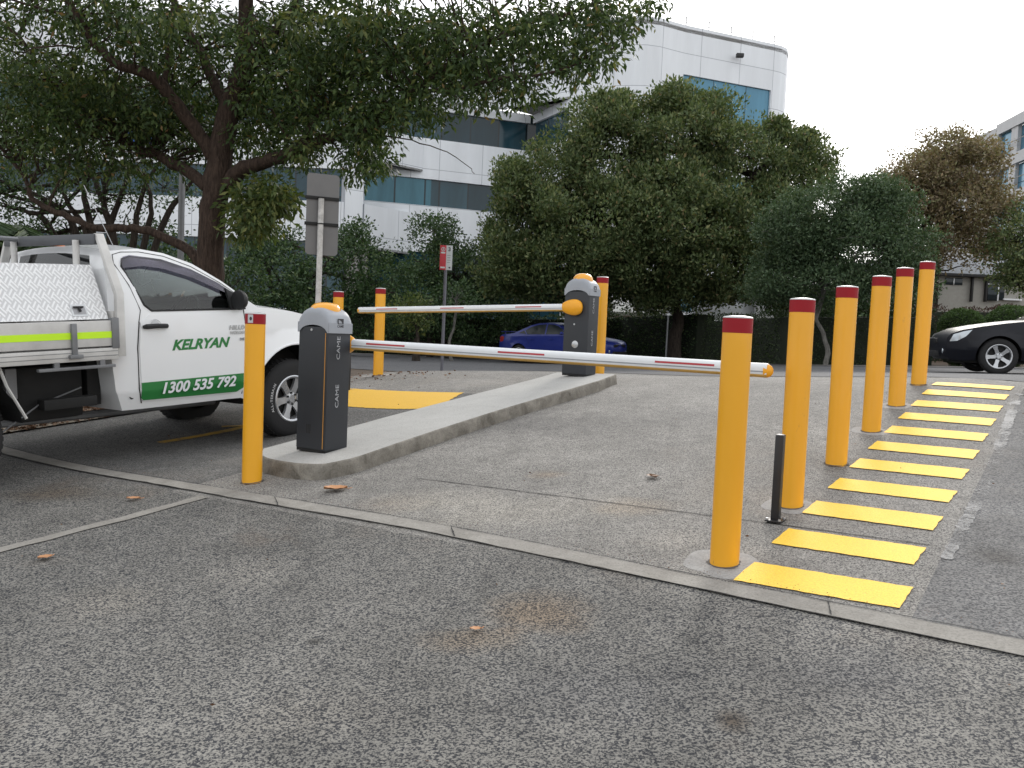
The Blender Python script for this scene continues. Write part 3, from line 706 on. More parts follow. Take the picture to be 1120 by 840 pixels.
    def profile(z0, z1, dd=0.0):
        s1 = sec(z0, z1, lambda z: wid(z) + dd); return [(-a, z) for a, z in s1] + [(a, z) for a, z in s1[::-1]]
    x0, x1 = .07, boomL
    def ext(name, z0, z1, mat, dd=0.0, xa=x0, xb=x1, parent=arm):
        poly = profile(z0, z1, dd); xa, xb = (xa * side, xb * side) if side > 0 else (xb * side, xa * side)
        return MB().prism(poly, xa, xb, ax=(1, 2, 0)).build(name, mat, parent, smooth=True)
    ext('tube_top', -.004, hh, M_boom); ext('tube_groove', -.012, -.004, M_boomg, -.002); ext('tube_lower', -.024, -.012, M_boom); ext('rubber_edge', -hh, -.024, M_rubber, .0015)
    cp = MB().lathe([(0, .03), (.015, .028), (.028, .018), (.036, .0), (.038, -.02)], 24, 'x').build('end_cap', M_orange, arm, smooth=True)
    cp.location = (side * (boomL - (.0)), 0, -.002); cp.scale = (side, .8, 1.08)
    for a, b_ in tapes:
        poly = [(-th * .62 - .004, hh * .42), (-th * .62 - .0052, hh * .70)]
        for sy in (-1, 1):
            mb = MB(); za, zb = .006, .018
            ya, yb = sy * (wid(za) + .0012), sy * (wid(zb) + .0012)
            mb.add([(side * a, ya, za), (side * b_, ya, za), (side * b_, yb, zb), (side * a, yb, zb)], [(0, 1, 2, 3)])
            mb.build('red_tape', M_redtape, arm)
    return root
def isltop_at(s, t):
    p = ST(s, t); return np.array([p[0], p[1], tz(*p) + IH + .004])
# positions from the feet of the cabinets
c1 = (ground(355.4, 495.2, IH) + 0); c1xy = c1[:2] + V * .155 + U * .118
c2 = ground(640.4, 412.3, IH); c2xy = at(640.4, 412.3, 10.0)[:2] + V * .155 + U * .118
def armx(px, py, loc, side):
    """distance along the arm where the image column px crosses it"""
    hy = side * (.118 + .035); o = np.array(loc[:2]) + U * hy; d = ray(px, py); d2 = d[:2]
    A_ = np.array([[-V[0] * side, -d2[0]], [-V[1] * side, -d2[1]]]); sol = np.linalg.solve(A_, -o); return sol[0], CAM[2] + d[2] * sol[1]
L1 = np.array([c1xy[0], c1xy[1], tz(*c1xy) + IH + .004]); L2 = np.array([c2xy[0], c2xy[1], tz(*c2xy) + IH + .004])
e1, z1e = armx(840, 405.3, L1, 1); s1, z1s = armx(376, 376, L1, 1)
e2, z2e = armx(393, 339.5, L2, -1); s2, z2s = armx(620, 336.3, L2, -1)
tp1 = [(armx(a, 382, L1, 1)[0], armx(b, 384, L1, 1)[0]) for a, b in ((403, 445), (547, 598), (719, 784))]
tp2 = [(armx(a, 336, L2, -1)[0], armx(b, 336, L2, -1)[0]) for a, b in ((593.4, 565), (508.6, 483), (436, 413))]
sl1 = (z1e - z1s) / (e1 - s1); sl2 = (z2e - z2s) / (e2 - s2)
print('GATE', L1, L2, e1, z1s - L1[2], z1e, sl1, e2, z2s - L2[2], z2e, sl2)
bz1 = z1s - sl1 * s1 - L1[2]; bz2 = z2s - sl2 * s2 - L2[2]
g1 = make_gate(L1, 1, e1, tp1, bz1, -math.atan(sl1)); tag(g1, 'nearer charcoal barrier cabinet, its lowered arm reaching right across the exit lane', 'boom gate', 'boom gates on the concrete island')
g2 = make_gate(L2, -1, e2, tp2, bz2, math.atan(sl2)); tag(g2, 'far charcoal barrier cabinet with silver cover, its arm reaching left across the entry lane', 'boom gate', 'boom gates on the concrete island')
print('droops', bz1, bz2)

# ------------------------------------------------------------------ vehicle shell
def side_mesh(outline, holes, step=.12):
    polys = [[Vector((a, b, 0)) for a, b in outline]] + [[Vector((a, b, 0)) for a, b in h] for h in holes]
    flat = [v for p in polys for v in p]; tris = tessellate_polygon(polys)
    bm = bmesh.new(); vv = [bm.verts.new((v.x, 0, v.y)) for v in flat]
    for t in tris:
        try: bm.faces.new([vv[i] for i in t])
        except ValueError: pass
    amin = min(v.x for v in flat); amax = max(v.x for v in flat); bmin = min(v.y for v in flat); bmax = max(v.y for v in flat)
    for x in np.arange(amin + step / 2, amax, step):
        bmesh.ops.bisect_plane(bm, geom=bm.verts[:] + bm.edges[:] + bm.faces[:], plane_co=(x, 0, 0), plane_no=(1, 0, 0), dist=1e-5)
    for z in np.arange(bmin + step / 2, bmax, step):
        bmesh.ops.bisect_plane(bm, geom=bm.verts[:] + bm.edges[:] + bm.faces[:], plane_co=(0, 0, z), plane_no=(0, 0, 1), dist=1e-5)
    return bm
def on_hole(v, holes):
    for h in holes:
        k = len(h)
        for i in range(k):
            a = Vector(h[i]); b = Vector(h[(i + 1) % k]); p = Vector((v.x, v.z)); ab = b - a
            t = max(0, min(1, (p - a).dot(ab) / ab.dot(ab)))
            if (a + ab * t - p).length < 1e-3: return True
    return False
def shell(outline, holes, hw, inset, crown, glass=lambda a, b: None, openb=lambda a, b: False, ncross=8, step=.12):
    """returns (body verts, faces, {glassname: faces})"""
    bm = side_mesh(outline, holes, step); bm.verts.ensure_lookup_table(); bm.verts.index_update()
    base = [(v.co.x, v.co.z) for v in bm.verts]; V_ = []; Fb = []; Fg = {}
    def P(a, b, y): return (a, y, b)
    for sgn in (-1, 1):
        off = len(V_)
        for a, b in base: V_.append((a, sgn * (hw - inset(a, b)), b))
        for f in bm.faces:
            idx = [v.index + off for v in f.verts]; Fb.append(tuple(idx if sgn > 0 else idx[::-1]))
    nb = len(base)
    hol = {}
    for e in bm.edges:
        if not e.is_boundary: continue
        i, j = e.verts[0].index, e.verts[1].index
        if holes and on_hole(e.verts[0].co, holes) and on_hole(e.verts[1].co, holes):
            # lip inward
            for sgn, off in ((-1, 0), (1, nb)):
                k = len(V_)
                for q in (i, j):
                    a, b = base[q]; V_.append((a, sgn * (hw - inset(a, b) - .05), b))
                Fb.append((i + off, j + off, k + 1, k))
            continue
        mid = ((base[i][0] + base[j][0]) / 2, (base[i][1] + base[j][1]) / 2)
        if openb(*mid): continue
        gname = glass(*mid)
        rows = []
        for q in (i, j):
            a, b = base[q]; y0 = hw - inset(a, b); row = [q]
            for s_ in range(1, ncross):
                y = -y0 + 2 * y0 * s_ / ncross; t = 1 - (y / y0) ** 2; da, db = crown(a, b, t)
                V_.append((a + da, y, b + db)); row.append(len(V_) - 1)
            row.append(q + nb); rows.append(row)
        for s_ in range(ncross):
            fc = (rows[0][s_], rows[0][s_ + 1], rows[1][s_ + 1], rows[1][s_])
            if gname and 0 < s_ < ncross - 1: Fg.setdefault(gname, []).append(fc)
            else: Fb.append(fc)
    bm.free()
    return V_, Fb, Fg
def build_shell(name, V_, Fs, mat, parent, bevel=0):
    me = bpy.data.meshes.new(name); me.from_pydata(V_, [], Fs)
    bm = bmesh.new(); bm.from_mesh(me)
    bmesh.ops.delete(bm, geom=[v for v in bm.verts if not v.link_faces], context='VERTS')
    bmesh.ops.remove_doubles(bm, verts=bm.verts, dist=2e-4); bmesh.ops.recalc_face_normals(bm, faces=bm.faces)
    if bevel:
        es = [e for e in bm.edges if len(e.link_faces) == 2 and .6 < e.calc_face_angle(0) < 2.4]
        bmesh.ops.bevel(bm, geom=es, offset=bevel, segments=3, affect='EDGES', profile=.5, clamp_overlap=True)
    bm.to_mesh(me); bm.free(); me.materials.append(mat)
    me.polygons.foreach_set('use_smooth', [True] * len(me.polygons)); me.set_sharp_from_angle(angle=R(35))
    return link(name, me, parent)
def skin_normals(o, hw, inset, tol=.9):
    me = o.data; e = 1e-3; nr = []
    for p in me.polygons:
        for li in p.loop_indices:
            v = me.vertices[me.loops[li].vertex_index].co; a, b = v.x, v.z
            sg = 1 if p.normal.y > 0 else -1
            if p.use_smooth and abs(p.normal.y) > .7:
                g_ = Vector(((inset(a + e, b) - inset(a - e, b)) / (2 * e), sg, (inset(a, b + e) - inset(a, b - e)) / (2 * e))).normalized()
                if g_.dot(p.normal) > tol: nr.append(g_); continue
            nr.append(me.corner_normals[li].vector.copy())
    me.normals_split_custom_set(nr)
def panel(name, outline, hw, inset, sgn, proud, mat, parent, holes=(), thick=.01, step=.12):
    bm = side_mesh(outline, list(holes), step)
    bmesh.ops.recalc_face_normals(bm, faces=bm.faces)
    me0 = [(v.co.x, v.co.z) for v in bm.verts]; bm.verts.index_update()
    vs = [(a, sgn * (hw - inset(a, b) + proud), b) for a, b in me0] + [(a, sgn * (hw - inset(a, b) + proud - thick), b) for a, b in me0]
    fs = [tuple(v.index for v in f.verts) for f in bm.faces]; k = len(me0)
    fs += [tuple(v.index + k for v in f.verts)[::-1] for f in bm.faces]
    for e in bm.edges:
        if e.is_boundary: i, j = e.verts[0].index, e.verts[1].index; fs.append((i, j, j + k, i + k))
    bm.free()
    o_ = MB().add(vs, fs).build(name, mat, parent, smooth=True); skin_normals(o_, hw, inset); return o_
def arc(cx, cz, r, a0, a1, n_=12):
    return [(cx + r * math.cos(R(a0 + (a1 - a0) * i / n_)), cz + r * math.sin(R(a0 + (a1 - a0) * i / n_))) for i in range(n_ + 1)]
def make_wheel(parent, x, y, r, w, sgn, rimr, spokes=6, letters=None, turn=0.0, dark=.5):
    """axis along y, outer face towards sgn"""
    wh = empty('wheel'); wh.parent = parent; wh.location = (x, y, r); wh.rotation_euler = (0, turn, 0)
    o0, o1 = 0, sgn * -w
    prof = [(rimr, sgn * -.012), (rimr + .01, 0), (r - .06, sgn * .006), (r - .025, sgn * -.004), (r - .008, sgn * -.022), (r, sgn * -.04), (r, sgn * (-w + .04)), (r - .02, sgn * (-w + .01)), (rimr, sgn * -w)]
    MB().lathe(prof, 56, 'y').build('tyre', M_tyre, wh, smooth=True)
    # tread blocks
    mb = MB(); nb_ = 44
    for i in range(nb_):
        for kk in range(4):
            a = 2 * math.pi * (i + .5 * (kk % 2)) / nb_; da = .045; yy0 = sgn * -(.035 + kk * (w - .07) / 4); yy1 = yy0 - sgn * (w - .07) / 4 * .8
            vs = []
            for rr in (r - .004, r + .005):
                for aa, yy in ((a - da, yy0), (a + da, yy0), (a + da, yy1), (a - da, yy1)): vs.append((rr * math.cos(aa), yy, rr * math.sin(aa)))
            mb.add(vs, [(0, 1, 2, 3), (4, 5, 6, 7), (0, 1, 5, 4), (1, 2, 6, 5), (2, 3, 7, 6), (3, 0, 4, 7)])
    mb.build('tread', M_tyre, wh)
    mb = MB().lathe([(rimr + .004, sgn * -.002), (rimr - .006, sgn * .004), (rimr - .022, sgn * -.004), (rimr - .03, sgn * -.05), (rimr - .035, sgn * -w * .8)], 48, 'y')
    ring = mb
    hub = [(.0, sgn * -.018), (.035, sgn * -.018), (.04, sgn * -.025), (.072, sgn * -.03), (.078, sgn * -.06)]
    ring.lathe(hub, 32, 'y')
    for i in range(spokes):
        a = 2 * math.pi * i / spokes + .3; vs = []
        for rr, hwid, yy in ((.06, .032, -.028), (rimr * .62, .030, -.020), (rimr - .018, .046, -.012)):
            c, s_ = math.cos(a), math.sin(a)
            for q in (-1, 1):
                for dy in (0, -.03):
                    vs.append((rr * c - q * hwid * s_, sgn * (yy + dy), rr * s_ + q * hwid * c))
        fs = []
        for b_ in (0, 4):
            fs += [(b_ + 0, b_ + 2, b_ + 6, b_ + 4), (b_ + 0, b_ + 4, b_ + 5, b_ + 1), (b_ + 2, b_ + 3, b_ + 7, b_ + 6), (b_ + 1, b_ + 5, b_ + 7, b_ + 3)]
        ring.add(vs, fs)
    ring.build('rim', M_alloy, wh, smooth=True)
    MB().lathe([(0.0, sgn * -.075), (rimr - .03, sgn * -.075)], 32, 'y').build('brake_disc', M_chass, wh)
    mb = MB()
    for i in range(spokes):
        a = 2 * math.pi * (i + .5) / spokes + .3; mb.lathe([(0, sgn * -.016), (.011, sgn * -.016), (.012, sgn * -.035)], 6, 'y', org=(.055 * math.cos(a), 0, .055 * math.sin(a)))
    mb.build('wheel_nuts', M_chass, wh)
    if letters:
        for s_, ang, size in letters:
            nn = len(s_); rr = rimr + (r - rimr) * .36
            for q, ch in enumerate(s_):
                if ch == ' ': continue
                a = R(ang) - (q - (nn - 1) / 2) * size * .78 / rr * (1)
                # seen from outside with sgn=-1 : x to the right, z up
                ox, oz = rr * math.cos(a), rr * math.sin(a)
                ex = (math.sin(a), 0, -math.cos(a)); ey = (math.cos(a), 0, math.sin(a))
                text_obj(ch, size * 1.15, M_tyrewhite, 'sidewall_letter', wh, bold=.001, ext=.001, mw=basis((ox, sgn * .007, oz), ex, ey))
    return wh

# ------------------------------------------------------------------ the white ute
yaw, pt = .577, .060
fw = np.array([math.sin(yaw) * math.cos(pt), math.cos(yaw) * math.cos(pt), math.sin(pt)]); lf = np.array([-math.cos(yaw), math.sin(yaw), 0]); upv = np.cross(fw, lf)
hubP = CAM + ray(321.5, 436) / ray(321.5, 436)[1] * 8.57
UW = .85; WR = .375
ute = empty('utility_truck'); frame(ute, hubP - upv * WR + lf * UW, fw, lf, upv)
tag(ute, 'white single-cab tray ute with green lettering waiting in the entry lane', 'ute')
uo = [(-1.76, .45), (-1.83, .62), (-1.86, .90), (-1.86, 1.20), (-1.84, 1.45), (-1.82, 1.66), (-1.78, 1.715), (-1.50, 1.745), (-1.27, 1.715), (-1.02, 1.635), (-.75, 1.485), (-.50, 1.315), (-.40, 1.255), (-.25, 1.245), (0, 1.21), (.24, 1.16), (.50, 1.07), (.66, .97), (.73, .80), (.76, .62), (.74, .42), (.60, .40)]
uo += arc(0, .375, .53, 4, 176, 20) + [(-.60, .44), (-1.2, .445)]
win = [(-1.50, 1.245), (-1.56, 1.29), (-1.69, 1.60), (-1.67, 1.655), (-1.60, 1.675), (-1.32, 1.65), (-1.06, 1.575), (-.80, 1.455), (-.66, 1.375), (-.60, 1.30), (-.60, 1.245)]
def uin(a, b):
    v = .02 * ((b - .85) / .4) ** 2 if b < 1.2 else .0153 + .10 * (b - 1.2) + .38 * (b - 1.2) ** 2
    if b < .60: v += (.60 - b) * .25
    r2 = math.hypot(a, b - .375)
    if r2 < .68 and b < 1.05: v -= .035 * max(0, (1 - (r2 - .53) / .15)) ** 1.0
    if a > .3: v += .28 * ((a - .3) / .6) ** 2.2
    if a < -1.6: v += .04 * ((-1.6 - a) / .26) ** 2
    return v
def ucr(a, b, t):
    if b > 1.60: return (0, .045 * t)
    if a < -1.7: return (-.02 * t, 0.0)
    if a > -.45 and b > .9: return (.05 * t, .05 * t)
    if a > .64: return (.10 * t, 0)
    return (.09 * t, .03 * t)
def ugl(a, b):
    if -1.0 < a < -.42 and b > 1.28: return 'windscreen'
    if a < -1.8 and 1.30 < b < 1.64: return 'rear_window'
def uop(a, b): return b < .93 and math.hypot(a, b - .375) < .56
Vt, Fb, Fg = shell(uo, [win], UW, uin, ucr, ugl, uop)
skin_normals(build_shell('cab_body', Vt, Fb, M_utewhite, ute), UW, uin)
for k_, fs_ in Fg.items(): build_shell(k_, Vt, fs_, M_glass if k_ == 'windscreen' else glassy('rear_glass', (.1, .12, .12)), ute)
for sg in (-1, 1):
    panel('side_window', [(a, b) for a, b in win], UW, uin, sg, -.018, M_glass, ute, thick=.004)
    # inner arch liner
    MB().prism(arc(0, .375, .545, 0, 180, 16), sg * .80, sg * .42, ax=(0, 2, 1)).build('wheel_arch', M_chass, ute) if False else None
    pa_ = arc(0, .375, .54, 0, 180, 20); vs = [(x, sg * .84, z) for x, z in pa_] + [(x, sg * .45, z) for x, z in pa_]
    MB().add(vs, [(i, i + 1, i + 22, i + 21) for i in range(20)] + [tuple(range(21, 42))]).build('wheel_arch', M_chass, ute)
    # door (lower panel + window frame)
    dout = [(-1.61, .52), (-.60, .50), (-.575, .80), (-.57, 1.10), (-.585, 1.235), (-.70, 1.33), (-.80, 1.395), (-1.05, 1.52)]
    low = [(-1.60, .515), (-1.45, .505), (-.66, .495), (-.60, .53), (-.575, .80), (-.57, 1.10), (-.59, 1.215), (-1.53, 1.215), (-1.61, 1.15), (-1.635, .95), (-1.625, .60)]
    door = panel('door', low, UW, uin, sg, .006, M_utewhite, ute, thick=.012)
    # door gap around the window frame
    gp = [(-1.625, 1.15), (-1.60, 1.25), (-1.665, 1.45), (-1.745, 1.62), (-1.735, 1.690), (-1.66, 1.712), (-1.50, 1.718), (-1.28, 1.69), (-1.04, 1.61), (-.78, 1.475), (-.60, 1.36)]
    MB().tube([(a, sg * (UW - uin(a, b) + .0005), b) for a, b in gp], .0035, 5).build('door_seam', M_seam, ute)
    gp2 = [(-1.61, .50), (-1.645, .62), (-1.65, .95), (-1.622, 1.16)]
    MB().tube([(a, sg * (UW - uin(a, b) + .0025), b) for a, b in gp2], .0045, 5).build('door_seam', M_seam, ute)
    gp3 = [(-.60, .48), (-.562, .80), (-.555, 1.10), (-.57, 1.24)]
    MB().tube([(a, sg * (UW - uin(a, b) + .0025), b) for a, b in gp3], .0045, 5).build('door_seam', M_seam, ute)
    # seals
    MB().tube([(a, sg * (UW - uin(a, b) + .002), b) for a, b in win + win[:1]], .009, 6).build('window_seal', M_dark, ute, smooth=True)
    # visor over the window
    vz = [(-1.69, 1.585), (-1.69, 1.64), (-1.66, 1.675), (-1.60, 1.69), (-1.32, 1.665), (-1.06, 1.59), (-.80, 1.47), (-.68, 1.395), (-.68, 1.36), (-.80, 1.41), (-1.06, 1.515), (-1.32, 1.585), (-1.50, 1.605)]
    panel('window_visor', vz, UW, uin, sg, .014, M_visor, ute, thick=.004, step=.2)
    # handle
    hd_ = MB(); hz = 1.115; ps = [(-1.595, hz, .012), (-1.58, hz + .005, .035), (-1.48, hz + .008, .042), (-1.395, hz + .004, .035), (-1.375, hz, .010)]
    ho = hd_.tube([(a, sg * (UW - uin(a, b) + d), b) for a, b, d in ps], [.014, .021, .020, .020, .013], 8).build('handle', M_dark, door, smooth=True)
    MB().lathe([(0, .001), (.048, .002), (.056, .006), (.06, .0)], 20, 'y').build('handle_cup', plain('cup_paint', (.55, .56, .57), .3), door, smooth=True).location = (-1.485, sg * (UW - uin(-1.485, hz) + .0065), hz)
    # mirror
    mr = MB(); mr.add([(-.72, sg * (UW - .02), 1.24), (-.58, sg * (UW - .02), 1.24), (-.60, sg * (UW - .03), 1.35), (-.75, sg * (UW - .055), 1.43),
                       (-.72, sg * (UW + .012), 1.24), (-.56, sg * (UW + .012), 1.24), (-.60, sg * (UW - .0), 1.35), (-.75, sg * (UW - .03), 1.43)],
                      [(0, 1, 2, 3), (4, 5, 6, 7), (0, 1, 5, 4), (1, 2, 6, 5), (2, 3, 7, 6), (3, 0, 4, 7)]); mr.build('mirror_mount', M_dark, ute, bevel=.006)
    mh = MB(); prof = [(0, -.03), (.05, -.028), (.082, -.01), (.09, .02), (.086, .05), (.0, .055)]
    mo = MB().lathe([(r_, x_) for r_, x_ in [(0, .07), (.04, .062), (.075, .04), (.09, .0), (.088, -.035), (.075, -.04), (.0, -.038)]], 24, 'x').build('mirror', M_dark, ute, smooth=True)
    mo.location = (-.69, sg * (UW + .085), 1.325); mo.scale = (.7, 1.0, .98)
    MB().tube([(-.66, sg * (UW - .02), 1.27), (-.66, sg * (UW + .06), 1.27)], .022, 8).build('mirror_arm', M_dark, ute, smooth=True)
    # fender bead and sill
    MB().tube([(x, sg * (UW - uin(x, z) + .004), z) for x, z in arc(0, .375, .53, 4, 176, 24)], .011, 6).build('arch_lip', M_utewhite, ute, smooth=True)
    # small black plug at rear of the sill
    MB().lathe([(0, .003), (.018, .002), (.02, 0)], 16, 'y').build('plug', M_dark, ute).location = (-1.70, sg * (UW - uin(-1.7, .55) + .002), .56)
    # side indicator
for sg in (-1, 1):
    for x_, nm in ((0, 1), (-3.09, 0)):
        lt = [('ALL-TERRAIN', 185 if x_ == 0 else 10, .032)] if sg < 0 else None
        make_wheel(ute, x_, sg * (UW - .005), WR, .245, sg, .222, 6, lt, turn=.2 if x_ == 0 else .9)
# text on the near (right-hand) side : y = -UW
def sidetxt(s, size, mat, a, b, shear, bold, par, xs=1.0):
    y = -(UW - uin(a, b) + .0075)
    return text_obj(s, size, mat, 'lettering', par, shear=shear, bold=bold, ext=.0006, mw=basis((a, y - .0008, b), (1, 0, 0), (0, 0, 1)), xs=xs)
door0 = [c for c in ute.children if c.name.startswith('door') and not c.name.startswith('door_s')][0]
gb = panel('green_band', [(-1.625, .545), (-1.60, .522), (-.66, .503), (-.598, .54), (-.590, .668), (-1.629, .668)], UW, uin, -1, .013, M_green, door0, thick=.004, step=.03)
sidetxt('KELRYAN', .118, M_green, -1.055, .952, .35, .0045, door0, 1.12)
t_ = sidetxt('1300 535 792', .125, M_white, -1.085, .603, .3, .0035, door0, 1.10); t_.location.y -= .011
sidetxt('HILUX', .055, M_silver, -.655, 1.08, .15, .002, ute, 1.2).location.y -= .004
sidetxt('WORKMATE', .035, M_silver, -.64, 1.035, .15, .0015, ute, 1.05).location.y -= .004
sidetxt('D4D', .03, M_galv, -.61, .975, .1, .0012, ute).location.y -= .004
# interior
MB().box(-1.72, -.5, -.72, .72, .55, .62).build('cab_floor', M_inter, ute)
MB().box(-.62, -.40, -.74, .74, .85, 1.20).build('dashboard', M_inter, ute, bevel=.05, seg=4)
for sy in (-.36, .38):
    MB().box(-1.55, -1.08, sy - .24, sy + .24, .72, .88).build('seat', M_inter, ute, bevel=.05)
    MB().box(-1.66, -1.50, sy - .23, sy + .23, .85, 1.36).build('seat_back', M_inter, ute, bevel=.05)
    MB().box(-1.66, -1.56, sy - .13, sy + .13, 1.40, 1.55).build('headrest', M_inter, ute, bevel=.04)
sw = MB(); n_ = 28; cxs = Vector((-.86, -.37, 1.19)); ax = Vector((-.9, 0, .45)).normalized(); e1_ = Vector((0, 1, 0)); e2_ = ax.cross(e1_)
sw.tube([cxs + (e1_ * math.cos(2 * math.pi * i / n_) + e2_ * math.sin(2 * math.pi * i / n_)) * .185 for i in range(n_ + 1)], .014, 8)
for an in (.2, 2.9, -1.57): sw.tube([cxs, cxs + (e1_ * math.cos(an) + e2_ * math.sin(an)) * .18], .013, 6)
sw.tube([cxs, cxs - ax * .35], .03, 8); sw.build('steering_wheel', M_dark, ute, smooth=True)
MB().box(-.90, -.88, -.09, .13, 1.50, 1.56).build('rear_view_mirror', M_galv, ute, bevel=.008)
for sg in (-1, 1):
    MB().lathe([(0, .06), (.07, .05), (.10, 0)], 20, 'x').build('headlight', M_lampglass, ute, smooth=True).location = (.60, sg * .45, .80)
MB().box(.74, .84, -.55, .55, .42, .60).build('bumper', M_utewhite, ute, bevel=.04)
MB().box(.74, .84, -.40, .40, .68, .88).build('grille', M_dark, ute, bevel=.02)
# tray
TY = UW + .065
def board(sg):
    mb = MB(); y0, y1 = sorted((sg * TY, sg * (TY - .035)))
    mb.box(-4.35, -1.90, y0, y1, .985, 1.18)
    b_ = mb.build('side_board', M_alu, ute, bevel=.006)
    y0, y1 = sorted((sg * (TY + .008), sg * (TY - .05))); MB().box(-4.35, -1.865, y0, y1, .88, .972).build('tray_rail', M_alu, ute, bevel=.006)
    for z in (.912, .945): MB().box(-4.34, -1.87, *sorted((sg * (TY + .0085), sg * (TY + .0105))), z, z + .004).build('rail_groove', M_galv, ute)
    MB().box(-4.34, -1.905, *sorted((sg * (TY + .001), sg * (TY + .003))), 1.048, 1.098).build('fluoro_stripe', M_fluoro, b_)
    # latch
    l_ = MB(); l_.box(-2.245, -2.205, *sorted((sg * (TY + .002), sg * (TY + .026))), .93, 1.165); l_.box(-2.27, -2.17, *sorted((sg * (TY + .002), sg * (TY + .04))), .905, .935)
    l_.build('board_latch', M_galv, b_, bevel=.004)
    MB().box(-1.915, -1.855, *sorted((sg * (TY - .04), sg * (TY + .012))), .965, 1.20).build('corner_post', M_galv, ute, bevel=.004)
    MB().box(-2.50, -1.90, *sorted((sg * (TY - .02), sg * (TY + .02))), .822, .845).build('tie_rail', M_galv, ute, bevel=.004)
    for x in (-2.36, -2.0): MB().box(x - .02, x + .02, *sorted((sg * (TY - .015), sg * (TY + .008))), .84, .885).build('rail_bracket', M_galv, ute)
for sg in (-1, 1): board(sg)
MB().box(-4.35, -1.88, -TY + .05, TY - .05, .90, .97).build('tray_deck', M_alu, ute)
MB().box(-4.38, -4.345, -TY, TY, .90, 1.18).build('tail_board', M_alu, ute, bevel=.006)
# tool boxes with sloped tread-plate sides
for sg in (-1, 1):
    ya, yb, yc = sg * (UW + .02), sg * (UW - .20), sg * (UW - .62)
    vs = [(-4.2, ya, 1.19), (-1.905, ya, 1.19), (-1.90, yb, 1.605), (-4.2, yb, 1.605), (-4.2, yc, 1.605), (-1.90, yc, 1.605), (-4.2, yc, 1.19), (-1.905, yc, 1.19)]
    bx = MB().add(vs, [(0, 1, 2, 3), (3, 2, 5, 4), (0, 3, 4, 6), (1, 7, 5, 2), (4, 5, 7, 6), (0, 6, 7, 1)]).build('tool_box', M_tread, ute, bevel=.0)
    uv = bx.data.uv_layers.new(name='uv')
    for lp in bx.data.loops:
        co = bx.data.vertices[lp.vertex_index].co; uv.data[lp.index].uv = (co.x, co.z + abs(co.y) * .4)
    # lid seam and lock
    def onbox(a, f, d=.004): 
        y = ya + (yb - ya) * f; z = 1.19 + .415 * f; nn = Vector((0, sg * .415, .22)).normalized(); return Vector((a, y, z)) + nn * d
    lk = MB(); A0, A1, f0, f1 = -2.185, -2.06, .06, .27
    lk.add([onbox(A0, f0), onbox(A1, f0), onbox(A1, f1), onbox(A0, f1), onbox(A0, f0, -.004), onbox(A1, f0, -.004), onbox(A1, f1, -.004), onbox(A0, f1, -.004)], [(0, 1, 2, 3), (0, 1, 5, 4), (1, 2, 6, 5), (2, 3, 7, 6), (3, 0, 4, 7)])
    l0 = lk.build('box_lock', M_silver, bx)
    MB().add([onbox(A0 + .015, f0 + .03, .005), onbox(A1 - .012, f0 + .03, .005), onbox(A1 - .012, f1 - .03, .005), onbox(A0 + .015, f1 - .03, .005)], [(0, 1, 2, 3)]).build('lock_recess', plain('lock_recess', (.32, .32, .33), .4, .3), bx)
    MB().tube([onbox(A0 + .02, f1 - .06, .015), onbox(A1 - .03, f1 - .06, .015)], .007, 6).build('lock_handle', M_dark, bx)
    MB().tube([onbox(A0 + .06, f1 - .06, .012), onbox(A0 + .065, f0 + .07, .018)], .009, 6).build('lock_tongue', M_dark, bx)
    # headboard post, bent inwards above the belt
    xh0, xh1 = -1.86, -1.795
    pr = [(sg * (TY - .0), .90), (sg * (TY - .0), 1.385), (sg * (TY - .24), 1.85), (sg * (TY - .275), 1.85), (sg * (TY - .04), 1.375), (sg * (TY - .04), .90)]
    MB().prism(pr, xh0, xh1, ax=(1, 2, 0)).build('headboard_post', M_alu, ute, bevel=.004)
    MB().tube([(-1.90, sg * .46, 1.0), (-1.90, sg * .46, 1.80)], .026, 10).build('headboard_bar', M_alu, ute, smooth=True)
MB().box(-1.875, -1.80, -(TY - .25), TY - .25, 1.765, 1.845).build('headboard_beam', plain('dark_galvanised', (.10, .105, .115), .5, .2, .2), ute, bevel=.005)
MB().box(-1.88, -1.85, -TY + .04, TY - .04, .97, 1.25).build('headboard_panel', M_alu, ute, bevel=.004)
# rear carrier parts reaching back from the beam
MB().tube([(-1.9, .40, 1.82), (-3.2, .40, 1.86), (-4.2, .40, 1.9)], .02, 8).build('rack_rail', M_galv, ute, smooth=True)
for sy in (-.42, .42):
    MB().box(-4.2, -.2, sy - .04, sy + .04, .48, .62).build('chassis_rail', M_chass, ute)
MB().box(-2.5, -1.98, -.62, -.30, .42, .84).build('fuel_tank', M_chass, ute, bevel=.04)
MB().box(-2.62, -2.54, -.70, -.66, .62, .84).build('tank_bracket', M_galv, ute)
MB().box(-1.95, -1.84, -.62, .62, .50, .86).build('cab_mount', M_chass, ute)
for sg in (-1, 1):
    MB().tube([(-2.74, sg * (UW - .0), .88), (-2.69, sg * (UW - .0), .73), (-2.565, sg * UW, .49)], .012, 6).build('mudguard_stay', M_alu, ute)
    pg = arc(-3.09, .375, .50, 10, 170, 14); vs = [(x, sg * .87, z) for x, z in pg] + [(x, sg * .60, z) for x, z in pg]
    MB().add(vs, [(i, i + 1, i + 16, i + 15) for i in range(14)]).build('mudguard', M_chass, ute)
MB().tube([(-.5, -.30, .36), (-1.6, -.34, .38), (-2.6, -.50, .42), (-3.0, -.56, .62), (-3.6, -.55, .55), (-4.2, -.6, .5)], .032, 8).build('exhaust_pipe', M_galv, ute, smooth=True)
MB().tube([(-1.2, 0, .50), (-3.0, 0, .40)], .04, 8).build('drive_shaft', M_chass, ute, smooth=True)
